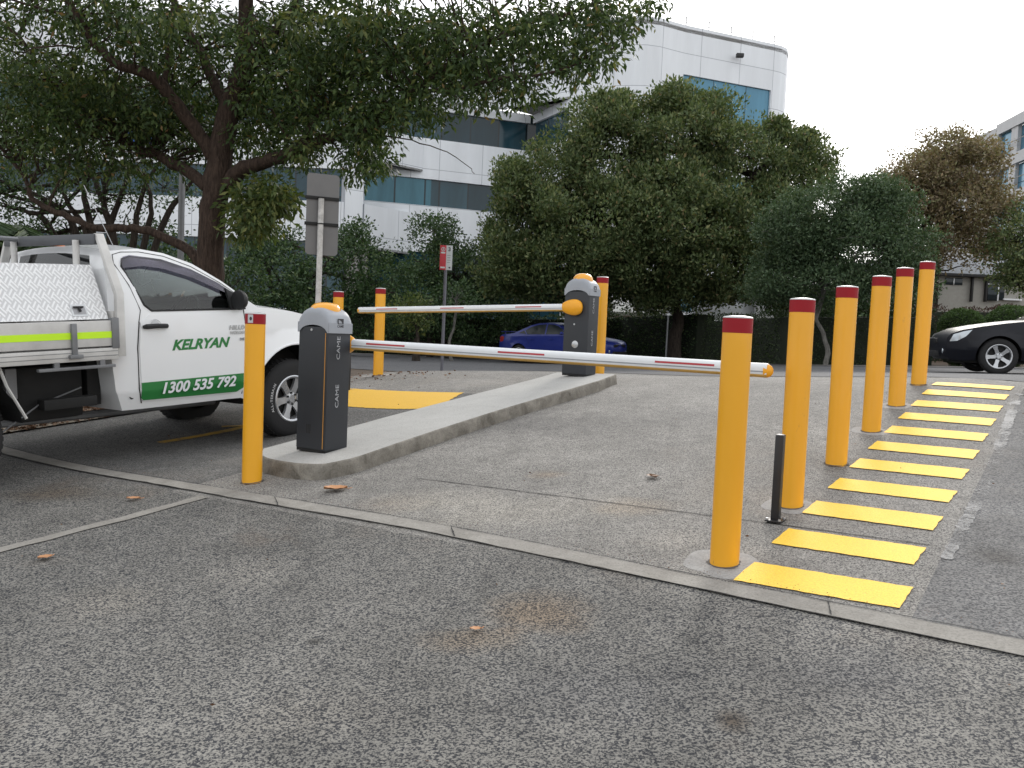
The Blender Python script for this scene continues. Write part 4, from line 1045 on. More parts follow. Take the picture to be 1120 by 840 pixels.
for sg in (-1, 1):
    for q_ in range(3): MB().tube([(-3.75 + q_ * .15, sg * .52, .50 - q_ * .012), (-3.09, sg * .52, .33 - q_ * .014), (-2.42 - q_ * .15, sg * .52, .50 - q_ * .012)], .018, 6).build('leaf_spring', M_chass, ute)
MB().tube([(-2.72, -.80, .40), (-2.40, -.72, .56), (-2.05, -.70, .66)], .006, 5).build('brake_line', M_galv, ute)
MB().box(-2.40, -1.98, -.80, -.70, .52, .60).build('step_bracket', M_chass, ute, bevel=.01)
MB().tube([(-3.09, -.8, .375), (-3.09, .8, .375)], .05, 8).build('rear_axle', M_chass, ute)
MB().tube([(0, -.8, .375), (0, .8, .375)], .04, 8).build('front_axle', M_chass, ute)
MB().box(-.35, .5, -.5, .5, .33, .7).build('engine_guard', M_chass, ute)
MB().tube([(-.72, -.78, 1.5), (-.95, -.70, 1.66)], .003, 5).build('aerial_mount', M_dark, ute) if False else None
aer = MB().tube([(-.62, .70, 1.40), (-1.15, .62, 2.35)], .004, 5).build('aerial', M_silver, ute)
MB().lathe([(.0, .09), (.045, .085), (.06, .03), (.06, 0)], 20).build('amber_beacon', plain('amber_lens', (.75, .2, .03), .3), ute, smooth=True).location = (-1.60, .32, 1.775)

# ------------------------------------------------------------------ sedans
def make_car(name, paint, org, heading, detail=True, spoke=5):
    root = empty(name); h_ = np.array([heading[0], heading[1]]); h_ = h_ / np.linalg.norm(h_)
    pa2 = org[:2]; pb2 = org[:2] - h_ * 2.8; za, zb = tz(*pa2), tz(*pb2)
    f3 = np.array([h_[0] * 2.8, h_[1] * 2.8, za - zb]); f3 /= np.linalg.norm(f3); l3 = np.array([-h_[1], h_[0], 0]); u3 = np.cross(f3, l3)
    frame(root, np.array([pa2[0], pa2[1], za + .012]), f3, l3, u3)
    hw = .91; r = .33
    out = [(.86, .36), (.88, .50), (.86, .66), (.80, .745), (.62, .82), (.3, .885), (-.1, .945), (-.58, 1.0), (-.74, 1.085), (-.92, 1.21), (-1.12, 1.37), (-1.30, 1.425), (-1.65, 1.455), (-2.05, 1.435), (-2.35, 1.375), (-2.75, 1.22), (-3.05, 1.10), (-3.25, 1.075), (-3.68, 1.055), (-3.80, .98), (-3.84, .75), (-3.86, .50), (-3.75, .30), (-3.3, .26)]
    out += arc(-2.8, .33, .39, 350, 190 + 0, 0) if False else []
    out += arc(-2.8, .33, .385, 190, -10, 16)[0:] + [(-2.2, .22), (-.6, .22)] + arc(0, .33, .385, 190, -10, 16) + [(.55, .24), (.8, .26)]
    out = out[::-1]
    def ins(a, b):
        v = .02 + .03 * ((b - .65) / .4) ** 2
        if b > .98: v = .02 + .03 * (.33 / .4) ** 2 + (b - .98) * .42
        if b < .45: v += (.45 - b) * .3
        if a > .2: v += .30 * ((a - .2) / .8) ** 2.3
        if a < -3.0: v += .20 * ((-3.0 - a) / .86) ** 2.3
        r1 = min(math.hypot(a, b - .33), math.hypot(a + 2.8, b - .33))
        if r1 < .5: v -= .02 * (1 - (r1 - .385) / .115)
        return v
    def cr(a, b, t):
        if b > 1.36: return (0, .035 * t)
        if a > .78: return (.14 * t, .0)
        if a > -.45: return (.06 * t, .035 * t)
        if a < -3.7: return (-.09 * t, 0)
        if a < -3.1: return (-.03 * t, .015 * t)
        return ((.08 if a > -1.3 else -.05) * t, .02 * t)
    def gl(a, b):
        if -1.15 < a < -.58 and b > 1.02: return 'windscreen'
        if -3.1 < a < -2.33 and b > 1.09: return 'rear_window'
    def op(a, b): return b < .76 and (math.hypot(a, b - .33) < .41 or math.hypot(a + 2.8, b - .33) < .41)
    Vt, Fb, Fg = shell(out, [], hw, ins, cr, gl, op, step=.14)
    skin_normals(build_shell('body', Vt, Fb, paint, root), hw, ins)
    gd = M_cglass
    for k_, fs_ in Fg.items(): build_shell(k_, Vt, fs_, gd, root)
    for sg in (-1, 1):
        for poly in ([(-.78, 1.03), (-1.60, 1.03), (-1.60, 1.405), (-1.32, 1.385), (-1.12, 1.325), (-.92, 1.215)], [(-1.66, 1.03), (-2.42, 1.04), (-2.56, 1.18), (-2.34, 1.31), (-2.03, 1.385), (-1.66, 1.405)], [(-2.48, 1.05), (-2.85, 1.09), (-2.62, 1.19)]):
            panel('side_window', poly, hw, ins, sg, .004, gd, root, thick=.006, step=.2)
        for seam in ([(-.55, .35), (-.62, .60), (-.62, .95)], [(-1.63, .32), (-1.64, .6), (-1.63, 1.0)], [(-2.33, .70), (-2.46, .9), (-2.5, 1.02)]):
            MB().tube([(a, sg * (hw - ins(a, b) + .0005), b) for a, b in seam], .005, 4).build('door_seam', M_seam, root)
        for x in (-1.35, -2.2):
            MB().tube([(x - .08, sg * (hw - ins(x, .85) + .02), .85), (x + .08, sg * (hw - ins(x, .85) + .02), .85)], .014, 6).build('door_handle', paint, root, smooth=True)
        for x in (0, -2.8):
            pa_ = arc(x, .33, .39, -5, 185, 16); vs = [(q, sg * .86, z) for q, z in pa_] + [(q, sg * .5, z) for q, z in pa_]
            MB().add(vs, [(i, i + 1, i + 18, i + 17) for i in range(16)] + [tuple(range(17, 34))]).build('wheel_arch', M_chass, root)
            make_wheel(root, x, sg * .895, r, .20, sg, .225, spoke, None, turn=.35)
        # mirror
        mo = MB().lathe([(0, .06), (.05, .045), (.075, 0), (.07, -.03), (0, -.035)], 16, 'x').build('mirror', paint, root, smooth=True); mo.location = (-.82, sg * (hw + .06), 1.06); mo.scale = (1, 1.2, .8)
        # headlight following the fender
        hl = [(.82, .60), (.76, .735), (.60, .79), (.46, .82), (.56, .70), (.70, .61)]
        panel('headlight', hl, hw, ins, sg, .006, M_lampglass, root, thick=.02, step=.06)
        MB().lathe([(0, .02), (.045, .015), (.05, 0)], 14, 'x').build('fog_light', M_lampglass, root, smooth=True).location = (.90, sg * .56, .42)
        tl = [(-3.79, .78), (-3.80, .96), (-3.66, 1.0), (-3.52, .95), (-3.60, .80)]
        panel('tail_light', tl, hw, ins, sg, .006, M_tail, root, thick=.02, step=.06)
        MB().tube([(-.62, sg * (hw - ins(-.6, .3) + .0), .26), (-2.2, sg * (hw - ins(-2, .3)), .26)], .03, 6).build('side_skirt', paint, root, smooth=True)
        MB().tube([(-3.62, sg * .6, 1.06), (-3.64, sg * .6, 1.16)], .02, 6).build('spoiler_stand', paint, root)
    MB().box(-3.76, -3.55, -.70, .70, 1.15, 1.18).build('spoiler', paint, root, bevel=.01)
    MB().box(.9, 1.015, -.42, .42, .30, .42).build('lower_grille', M_dark, root, bevel=.02)
    MB().box(.9, 1.0, -.38, .38, .56, .66).build('grille', M_dark, root, bevel=.02)
    MB().box(1.0, 1.008, -.30, .30, .655, .668).build('grille_trim', M_silver, root)
    MB().box(-.35, 0.1, -.5, .5, .2, .5).build('engine_guard', M_chass, root)
    MB().box(-3.4, .6, -.62, .62, .20, .34).build('underbody', M_chass, root)
    return root
M_cglass = plain('tinted_car_glass', (.018, .024, .028), .12, 0, .02, spec=.35)
M_tail = plain('tail_lens', (.45, .04, .04), .2, coat=.8)
M_bluepaint = plain('metallic_blue_paint', (.018, .034, .25), .35, .1, .02, coat=.35)
M_blackpaint = plain('black_car_paint', (.007, .008, .013), .45, .0, .03, spec=.3, coat=.12)
bkc = at(1092, 409.5, 16.6)
hd_b = np.array([-.965, .26]); 
car1 = make_car('parked_car', M_blackpaint, bkc[:2] + np.array([-hd_b[1], hd_b[0]]) * -.9, hd_b)
tag(car1, 'black car on the road beyond the yellow stripes, only its front in view', 'car')
hd_c = np.array([.80, -.60]); bc = at(664, 393, 31.7)
car2 = make_car('parked_car', M_bluepaint, bc[:2] + np.array([-.35, .5]), hd_c)
tag(car2, 'dark blue sedan on the far side of the road behind the far barrier cabinet', 'car')

# ------------------------------------------------------------------ signs
sp = empty('road_sign'); q = at(346.5, 380, 12.0); sp.location = rx(q); zt0 = at(351, 217, 12.0)[2] - tz(q[0], q[1])
tag(sp, 'tall sign seen from its grey back on a chipped white pole', 'sign')
MB().lathe([(.0, -.05), (.038, -.05), (.038, zt0), (.0, zt0 + .004)], 20).build('pole', M_pole, sp, smooth=True)
# panel
w_, h0, h1 = .43, at(356, 279.5, 12.1)[2] - sp.location.z, at(356, 191, 12.1)[2] - sp.location.z
rr = .05; pc = []
for cxp, czp, a0 in ((w_ / 2 - rr, h1 - rr, 0), (-w_ / 2 + rr, h1 - rr, 90), (-w_ / 2 + rr, h0 + rr, 180), (w_ / 2 - rr, h0 + rr, 270)):
    for j in range(6):
        a = R(a0 + 90 * j / 5); pc.append((cxp + rr * math.cos(a), czp + rr * math.sin(a)))
pn = MB().prism(pc, .052, .055, ax=(0, 2, 1)).build('sign_panel', M_signback, sp); pn.location = (.03, 0, 0)
for z in (h0 + .70 * (h1 - h0), h0 + .38 * (h1 - h0)):
    MB().box(-.205, .245, .034, .052, z - .022, z + .022).build('bracket', M_chass, sp, bevel=.003)
    MB().tube([(.045 * math.cos(a / 8 * 6.283), .045 * math.sin(a / 8 * 6.283), z) for a in range(9)], .008, 5).build('clamp', M_chass, sp)
sp.rotation_euler = (0, 0, R(22))
# bend chips on the pole
s2_ = empty('parking_sign'); q = at(483, 408, 17.0); s2_.location = rx(q); zt = at(488, 268.5, 17.0)[2] - s2_.location.z
tag(s2_, 'small red and white parking sign on a slim grey pole at the roadside', 'sign')
MB().lathe([(.0, -.05), (.030, -.05), (.030, zt - .01), (.0, zt - .008)], 16).build('pole', M_poleg, s2_, smooth=True)
hgt = 26.6 / F * 17; wd = .235
MB().box(-wd / 2, 0, -.040, -.036, zt - hgt, zt).build('red_half', M_signred, s2_, bevel=.001)
MB().box(0.0, wd / 2, -.040, -.036, zt - hgt, zt).build('white_half', M_signwhite, s2_, bevel=.001)
ring = MB(); ring.tube([(-wd / 4 + .034 * math.cos(2 * math.pi * i / 20), -.042, zt - .075 + .034 * math.sin(2 * math.pi * i / 20)) for i in range(21)], .006, 5)
ring.build('emblem', M_signwhite, s2_)
text_obj('4', .06, M_signwhite, 'lettering', s2_, bold=.002, mw=basis((-wd / 4, -.0415, zt - .075), (1, 0, 0), (0, 0, 1)))
text_obj('3', .10, M_logo, 'lettering', s2_, bold=.003, mw=basis((wd / 4, -.0415, zt - .075), (1, 0, 0), (0, 0, 1)))
MB().box(-wd / 2 + .015, -.018, -.0425, -.040, zt - .155, zt - .125).build('white_bar', M_signwhite, s2_)
MB().box(-wd / 2 + .015, -.018, -.0425, -.040, zt - hgt + .03, zt - hgt + .06).build('white_bar', M_signwhite, s2_)
for k_ in range(4): MB().box(.02, wd / 2 - .03 - .01 * (k_ % 2), -.0425, -.040, zt - .19 - k_ * .045, zt - .18 - k_ * .045).build('print_line', M_boomg, s2_)
MB().add([(.04, -.0425, zt - hgt + .045), (.085, -.0425, zt - hgt + .065), (.085, -.0425, zt - hgt + .025)], [(0, 1, 2)]).build('arrow', M_logo, s2_)
s2_.rotation_euler = (0, 0, R(4))
# far slim post with lamp
lp = empty('slim_post'); q = at(728, 396, 31.0); lp.location = rx(q); zt = at(730, 345, 31.0)[2] - lp.location.z
MB().lathe([(.03, -.05), (.03, zt)], 12).build('pole', M_galv, lp, smooth=True); MB().lathe([(.0, .09), (.07, .06), (.09, 0), (.0, -.01)], 16).build('cap', M_silver, lp, smooth=True).location = (0, 0, zt)
tag(lp, 'slim grey post in front of the dark hedge behind the blue car', 'post')
lp2 = empty('lamp_post'); q = at(197, 300, 20.0); lp2.location = rx(q)
MB().lathe([(.075, -.05), (.065, 5.0)], 14).build('pole', M_galv, lp2, smooth=True); MB().box(-.5, .05, -.08, .08, 5.0, 5.08).build('lamp_head', M_galv, lp2, bevel=.02)
tag(lp2, 'plain grey lamp post behind the ute cab beside the big trunk', 'lamp post')

# ------------------------------------------------------------------ vegetation
def fast_mesh(name, verts, nquads, mat, parent=None):
    me = bpy.data.meshes.new(name); nv = len(verts)
    me.vertices.add(nv); me.vertices.foreach_set('co', verts.astype(np.float32).ravel())
    me.loops.add(nv); me.loops.foreach_set('vertex_index', np.arange(nv, dtype=np.int32))
    me.polygons.add(nquads); me.polygons.foreach_set('loop_start', np.arange(0, nv, 4, dtype=np.int32))
    me.update(calc_edges=True); me.validate(); me.materials.append(mat)
    return link(name, me, parent)
def leaves(name, pos, dirs, L, Wd, rs, mat, parent=None):
    k = len(pos); d = dirs / (np.linalg.norm(dirs, axis=1, keepdims=True) + 1e-9)
    r_ = rs.normal(size=(k, 3)); sd = np.cross(d, r_); sd /= np.linalg.norm(sd, axis=1, keepdims=True) + 1e-9
    L = (L * rs.uniform(.65, 1.3, (k, 1))); w = L * Wd * .5; nr = np.cross(d, sd)
    a = pos; c = pos + d * L; m1 = pos + d * L * .45 + sd * w + nr * w * .3; m2 = pos + d * L * .45 - sd * w + nr * w * .3
    v = np.stack([a, m1, c, m2], 1).reshape(-1, 3)
    return fast_mesh(name, v, k, mat, parent)
def spray_leaves(cent, per, rad, rs, out=None, droop=.5, up=0.0):
    k = len(cent); c = np.repeat(cent, per, 0); o = rs.normal(size=(k * per, 3)); o /= np.linalg.norm(o, axis=1, keepdims=True); o *= rs.uniform(.1, 1, (k * per, 1)) ** .6
    pos = c + o * rad * np.array([1, 1, .75])
    d = o + rs.normal(size=o.shape) * .6; d[:, 2] += up - droop
    return pos, d
def branches(mb, skel, ends, rs, rr=.03, n_=5):
    """thin curved branches from the nearest skeleton node to every end"""
    sk = np.array([s[0] for s in skel]); sr = np.array([s[1] for s in skel])
    for e in ends:
        dd = np.linalg.norm(sk - e, axis=1) + np.maximum(0, sk[:, 2] - e[2]) * .8; i = int(np.argmin(dd)); a = sk[i]; L = np.linalg.norm(e - a)
        mid = (a + e) / 2 + rs.normal(size=3) * L * .10 + np.array([0, 0, L * .08]); r0 = min(sr[i] * .6, rr * (0.6 + L * .35))
        q1 = (a + mid) / 2 + rs.normal(size=3) * L * .03; q2 = (mid + e) / 2 + rs.normal(size=3) * L * .04
        mb.tube([a, q1, mid, q2, e], [r0, r0 * .8, r0 * .6, r0 * .4, r0 * .2], n_, cap=False)
def limb(mb, pts, rad, n_=12, sub=4, rs=None):
    """smooth limb through points; returns nodes"""
    P = [np.array(p, float) for p in pts]; out = []; rad_ = []
    for i in range(len(P) - 1):
        p0 = P[max(0, i - 1)]; p1 = P[i]; p2 = P[i + 1]; p3 = P[min(len(P) - 1, i + 2)]
        for j in range(sub):
            t = j / sub
            q = .5 * ((2 * p1) + (-p0 + p2) * t + (2 * p0 - 5 * p1 + 4 * p2 - p3) * t * t + (-p0 + 3 * p1 - 3 * p2 + p3) * t ** 3)
            if rs is not None: q = q + rs.normal(size=3) * .012
            out.append(q); rad_.append(rad[i] + (rad[i + 1] - rad[i]) * t)
    out.append(P[-1]); rad_.append(rad[-1]); mb.tube(out, rad_, n_)
    return list(zip(out, rad_))

# --- the big near tree
rs = np.random.RandomState(3)
def pxl(pts): return [at(x, y, Y) for x, y, Y in pts]
tr = empty('broadleaf_tree'); tb = at(228, 330, 14.0); tb[2] = tz(tb[0], tb[1]); tr.location = tb
tag(tr, 'large leafy tree with reddish forked trunk spreading over the ute', 'tree')
mb = MB(); SK = []
z0 = tb + np.array([0, 0, -.1])
SK += limb(mb, [z0, tb + np.array([.0, 0, .5])] + pxl([(230, 300, 14), (233, 240, 14), (238, 185, 14), (250, 120, 14), (264, 85, 14), (268, 34, 14), (272, -40, 14), (285, -130, 14.2)]), [.30, .235, .205, .20, .19, .165, .15, .12, .10, .06], 18, 5, rs)
SK += limb(mb, pxl([(236, 175, 14), (210, 136, 13.8), (180, 98, 13.6), (156, 78, 13.4), (125, 68, 13.3), (85, 20, 13.2), (60, -40, 13), (20, -90, 13)]), [.11, .10, .09, .08, .065, .05, .04, .02], 12, 4, rs)
SK += limb(mb, pxl([(228, 205, 14), (200, 185, 14.3), (176, 173, 14.5), (136, 153, 14.8), (85, 115, 15), (40, 70, 15.3), (10, 30, 15.5), (-60, -20, 15.5)]), [.10, .09, .08, .065, .05, .04, .03, .02], 10, 4, rs)
SK += limb(mb, pxl([(246, 205, 14), (262, 188, 13.9), (288, 178, 13.7), (326, 163, 13.5), (355, 152, 13.4), (380, 146, 13.3), (415, 135, 13.2), (455, 98, 13.0), (502, 62, 12.9), (550, 40, 12.8), (610, 20, 12.8), (680, -5, 12.8)]), [.14, .12, .105, .09, .08, .07, .06, .05, .04, .03, .022, .012], 12, 4, rs)
SK += limb(mb, pxl([(326, 163, 13.5), (352, 125, 13.6), (385, 98, 13.8), (420, 70, 14), (470, 50, 14.2), (540, 15, 14.5), (600, -30, 14.5)]), [.07, .06, .05, .042, .034, .024, .012], 10, 4, rs)
SK += limb(mb, pxl([(250, 120, 14), (235, 90, 14.3), (218, 55, 14.6), (200, 25, 14.8), (185, -20, 15), (150, -80, 15)]), [.10, .085, .07, .06, .045, .02], 10, 4, rs)
SK += limb(mb, pxl([(264, 85, 14), (290, 50, 13.6), (320, 10, 13.3), (360, -50, 13)]), [.08, .06, .045, .02], 10, 4, rs)
SK += limb(mb, pxl([(225, 300, 14), (207, 275, 14.1), (163, 253, 14.2), (130, 250, 14.3), (102, 249, 14.3), (68, 234, 14.4), (40, 222, 14.5), (30, 200, 14.6), (14, 176, 14.7), (-20, 140, 14.8)]), [.09, .08, .065, .06, .055, .05, .045, .035, .028, .015], 10, 4, rs)
SK += limb(mb, pxl([(178, 98, 13.6), (183, 70, 13.8), (188, 30, 14), (186, -20, 14.1)]), [.06, .05, .035, .02], 8, 4, rs)
SK += limb(mb, pxl([(455, 98, 13.0), (500, 97, 12.7), (550, 85, 12.5), (600, 80, 12.4), (650, 62, 12.4), (690, 40, 12.4)]), [.03, .026, .022, .018, .013, .006], 8, 4, rs)
SK += limb(mb, pxl([(380, 146, 13.3), (430, 150, 12.9), (470, 160, 12.8), (505, 176, 12.8), (519, 190, 12.8)]), [.012, .010, .008, .006, .004], 6, 4, rs)
# leaf regions: (x0,y0,x1,y1, depth range, sprays)
def region(x0, y0, x1, y1, Y0, Y1, k): 
    px = rs.uniform(x0, x1, k); py = rs.uniform(y0, y1, k); Y = rs.uniform(Y0, Y1, k)
    return np.array([at(a, b, c) for a, b, c in zip(px, py, Y)])
def blob(cx, cy, rx_, ry_, Y0, Y1, k):
    a = rs.uniform(0, 2 * np.pi, k); r = rs.uniform(0, 1, k) ** .55; px = cx + rx_ * r * np.cos(a); py = cy + ry_ * r * np.sin(a); Y = rs.uniform(Y0, Y1, k)
    return np.array([at(q, w, e) for q, w, e in zip(px, py, Y)])
blobs = [  # cx,cy,rx,ry,Y0,Y1,k
    (-80, -20, 90, 160, 13, 17, 170), (10, 60, 45, 36, 13, 16, 70), (20, -10, 60, 30, 13, 16, 60), (75, 95, 62, 42, 13.5, 16.5, 150), (30, 130, 60, 40, 13.5, 16.5, 130), (120, 125, 60, 36, 13.5, 16.5, 130),
    (100, 20, 50, 32, 12.5, 15, 70), (150, 30, 50, 40, 12.5, 15.5, 85), (165, 110, 50, 50, 14, 16.5, 120), (210, 40, 45, 42, 13, 16, 80), (215, 120, 45, 50, 14.3, 16.5, 100), (60, 175, 60, 22, 14, 16, 40), (150, 175, 55, 20, 14.2, 16, 40),
    (300, 60, 55, 60, 12.5, 16, 160), (290, 130, 45, 40, 13.5, 16, 110), (355, 45, 60, 50, 12.5, 16, 160), (350, 110, 50, 42, 12.8, 15.5, 130), (415, 50, 55, 46, 12.3, 15, 140), (400, 120, 45, 36, 12.6, 14.5, 90),
    (405, 165, 24, 26, 12.7, 13.8, 40), (392, 180, 16, 14, 12.8, 13.5, 14), (470, 60, 50, 46, 12.3, 14.8, 120), (455, 118, 34, 22, 12.5, 14, 40), (520, 45, 48, 44, 12, 14.5, 100), (515, 95, 38, 22, 12.2, 13.6, 42), (575, 40, 46, 40, 12, 14.2, 85), (560, 98, 30, 16, 12.2, 13.2, 26),
    (625, 30, 42, 34, 12, 14, 60), (620, 75, 30, 16, 12, 13.2, 24), (672, 18, 34, 24, 12, 13.8, 34), (655, 58, 22, 22, 12, 13, 16), (708, 6, 18, 12, 12, 13.4, 9), (330, 165, 30, 16, 13, 14.5, 28), (255, 165, 30, 25, 14.3, 16, 30),
    (150, -70, 160, 60, 12.5, 17, 260), (400, -60, 160, 55, 12, 16.5, 240), (600, -50, 90, 40, 12, 14.5, 70), (250, -190, 260, 70, 13, 17, 160)]
cent = np.vstack([blob(*b) for b in blobs])
branches(mb, SK, cent[rs.permutation(len(cent))[:900]], rs, .022, 4)
mbo = mb.build('trunk', B_near, smooth=True); mbo.parent = tr; mbo.matrix_parent_inverse = Matrix.Translation(-Vector(tb))
pos, d = spray_leaves(cent, 25, .30, rs, droop=.65)
cn = leaves('crown', pos, d, .105, .36, rs, L_near); cn.parent = tr; cn.matrix_parent_inverse = Matrix.Translation(-Vector(tb))
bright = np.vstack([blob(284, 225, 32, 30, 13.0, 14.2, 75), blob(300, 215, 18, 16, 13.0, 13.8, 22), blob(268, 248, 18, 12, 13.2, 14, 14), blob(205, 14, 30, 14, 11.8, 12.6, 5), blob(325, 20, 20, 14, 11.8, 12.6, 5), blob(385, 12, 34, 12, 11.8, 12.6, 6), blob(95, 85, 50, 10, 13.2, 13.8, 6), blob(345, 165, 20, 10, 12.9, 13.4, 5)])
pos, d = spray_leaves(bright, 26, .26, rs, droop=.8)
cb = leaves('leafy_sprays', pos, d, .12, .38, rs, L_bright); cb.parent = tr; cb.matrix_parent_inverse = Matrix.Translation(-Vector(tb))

# --- generic background tree
def bg_tree(name, label, base, trunk, lobes, mat, bark, seed, leaf=.13, per=26, dens=1.0, srad=.45, up=.3, droop=.2, group=None, wd=.38, cat='tree', trr=.16):
    """base: (px,py,Y) trunk foot; trunk: list of (px,py) up; lobes: (px,py,rpx_x,rpx_y,dY,rY)"""
    r2 = np.random.RandomState(seed); Yb = base[2]; b0 = at(*base); b0[2] = tz(b0[0], b0[1]); root = empty(name, b0); mb = MB()
    pts = [b0 + np.array([0, 0, -.15])] + [at(x, y, Yb) for x, y in trunk]
    rad = list(np.linspace(trr, trr * .35, len(pts))); SKk = limb(mb, pts, rad, 10, 4, r2); C = []
    for (cx, cy, rx_, ry_, dY, rY) in lobes:
        Y = Yb + dY; c = at(cx, cy, Y); sc = Y / F; R3 = np.array([rx_ * sc, rY, ry_ * sc])
        vol = R3[0] * R3[1] * R3[2]; k = int(dens * 2.0 * (9 + 10.0 * (R3[0] * R3[2] + R3[0] * R3[1]) ** .95))
        o = r2.normal(size=(k, 3)); o /= np.linalg.norm(o, axis=1, keepdims=True); rr_ = r2.uniform(.35, 1.0, (k, 1)) ** .45; rr_ *= r2.uniform(.82, 1.12, (k, 1))
        C.append(c + o * rr_ * R3)
        SKk += limb(mb, [SKk[min(len(SKk) - 1, int(len(SKk) * .55))][0], (np.array(SKk[len(SKk) // 2][0]) + c) / 2 + r2.normal(size=3) * .2, c], [trr * .45, trr * .3, trr * .1], 7, 3, r2)
    C = np.vstack(C); ph = r2.uniform(0, 6.28, 6)
    cn_ = np.sin(C[:, 0] * 2.1 + ph[0]) * np.sin(C[:, 2] * 2.4 + ph[1]) + np.sin(C[:, 1] * 1.9 + ph[2] + C[:, 0]) * np.sin(C[:, 2] * 4.1 + C[:, 0] * 3.3 + ph[3])
    C = C[cn_ > -.75 + r2.normal(size=len(C)) * .12]; keep = C[:, 2] > np.array([tz(p[0], p[1]) for p in C]) + .15; C = C[keep]
    branches(mb, SKk, C[r2.permutation(len(C))[:360]], r2, .03, 4)
    t_ = mb.build('trunk', bark, smooth=True); t_.parent = root; t_.matrix_parent_inverse = Matrix.Translation(-Vector(b0))
    pos, d = spray_leaves(C, int(per * 1.5), srad, r2, droop=droop, up=up)
    c_ = leaves('crown', pos, d, leaf * 1.02, wd * 1.3, r2, mat); c_.parent = root; c_.matrix_parent_inverse = Matrix.Translation(-Vector(b0))
    tag(root, label, cat, group); return root
G = 'trees and large shrubs across the road'
bg_tree('broadleaf_tree', 'huge dense olive-green tree in front of the white office building', (738, 396, 33), [(738, 370), (742, 350), (735, 310), (740, 250), (745, 190)],
        [(597, 212, 58, 60, 0, 2.6), (572, 255, 42, 50, .5, 2.2), (560, 200, 20, 22, .4, 1.2), (556, 285, 40, 36, .2, 1.8), (560, 303, 36, 26, .3, 1.8), (670, 170, 62, 60, 0, 2.6), (640, 142, 30, 28, .5, 1.6), (675, 122, 22, 20, .2, 1.5), (740, 160, 62, 54, -.5, 2.8), (735, 118, 32, 20, 0, 1.8), (785, 128, 24, 24, 0, 1.6), (795, 190, 60, 60, 0, 2.8), (843, 175, 28, 36, .4, 1.8), (860, 210, 44, 50, .5, 2.2), (890, 185, 20, 34, .8, 1.4),
         (650, 250, 80, 60, -1, 3.2), (740, 250, 90, 60, -1.4, 3.2), (820, 250, 70, 50, -.6, 3), (625, 292, 58, 34, -.4, 2.4), (700, 290, 60, 30, -1, 2.6), (780, 295, 70, 30, -.8, 2.6), (730, 215, 60, 40, -2, 2.2), (870, 270, 40, 44, 0, 2), (612, 318, 42, 16, 0, 1.6), (668, 316, 36, 12, 0, 1.5), (745, 322, 46, 14, -.4, 1.8), (800, 318, 30, 12, -.4, 1.4), (715, 330, 22, 10, -.8, 1.0), (850, 322, 34, 14, 0, 1.4), (661, 116, 7, 7, 0, .3), (736, 106, 5, 6, 0, .25), (776, 112, 6, 6, 0, .25), (852, 142, 6, 8, 0, .3), (880, 152, 4, 5, .4, .2), (640, 340, 26, 9, -.5, 1.0)],
        L_olive, B_dark, 11, .14, 42, 1.25, .46, up=.9, droop=.1, group=G, trr=.28)
bg_tree('round_tree', 'dark blue-green rounded tree with thin pale trunk behind the hedge by the bollards', (903, 402, 24.4), [(904, 380), (899, 360), (893, 345), (905, 300), (920, 250)],
        [(915, 232, 60, 38, 0, 1.7), (870, 245, 40, 36, .3, 1.5), (880, 262, 52, 42, .2, 1.6), (940, 275, 64, 40, -.3, 1.8), (985, 270, 36, 36, .2, 1.4), (900, 310, 60, 26, -.2, 1.6), (850, 305, 40, 30, .6, 1.4), (965, 300, 45, 24, 0, 1.4), (950, 215, 34, 22, .2, 1.2), (960, 240, 44, 34, 0, 1.5)],
        L_blue, B_pale, 12, .09, 34, 2.2, .32, up=.5, droop=.1, group=G, trr=.075)
bg_tree('plane_tree', 'tall autumn-brown tree in front of the distant apartment block', (1020, 345, 38), [(1021, 330), (1023, 305), (1030, 260), (1040, 210)],
        [(1045, 184, 56, 34, 0, 2.4), (998, 194, 34, 24, 0, 2), (975, 215, 20, 22, .2, 1.2), (1035, 162, 34, 18, 0, 1.6), (998, 215, 44, 30, 0, 2), (1062, 188, 30, 32, .3, 2), (1050, 225, 56, 34, -.4, 2.4), (1010, 245, 44, 30, 0, 2), (1080, 235, 26, 30, .3, 1.6), (1045, 270, 56, 24, 0, 2.2), (985, 225, 18, 18, 0, 1.1), (1000, 285, 26, 14, 0, 1.2), (975, 262, 26, 20, .3, 1.4)],
        L_brown, B_dark, 13, .14, 30, .95, .5, group=G, trr=.2)
bg_tree('shade_tree', 'fresh green tree at the right edge above the black car', (1150, 360, 35), [(1148, 330), (1140, 290)],
        [(1112, 265, 30, 24, 0, 1.8), (1150, 250, 50, 40, .5, 2.4), (1110, 300, 22, 14, 0, 1.4), (1140, 300, 40, 26, 0, 2)], L_bright if False else L_olive, B_dark, 14, .14, 26, .9, .45, group=G)
bg_tree('shrub_tree', 'bushy dark green tree behind the tall grey sign', (330, 388, 31), [(330, 360), (325, 320)],
        [(300, 300, 50, 40, 0, 2), (350, 320, 50, 40, -.4, 2.2), (285, 275, 26, 26, .2, 1.4), (395, 290, 34, 40, .2, 1.8), (390, 260, 18, 18, .2, 1.1), (370, 345, 60, 34, -.5, 2), (270, 345, 50, 40, 0, 2.2), (425, 320, 34, 46, 0, 1.8), (318, 262, 14, 12, .3, .8)], L_dark, B_dark, 15, .13, 24, 1.0, .42, group=G, cat='tree')
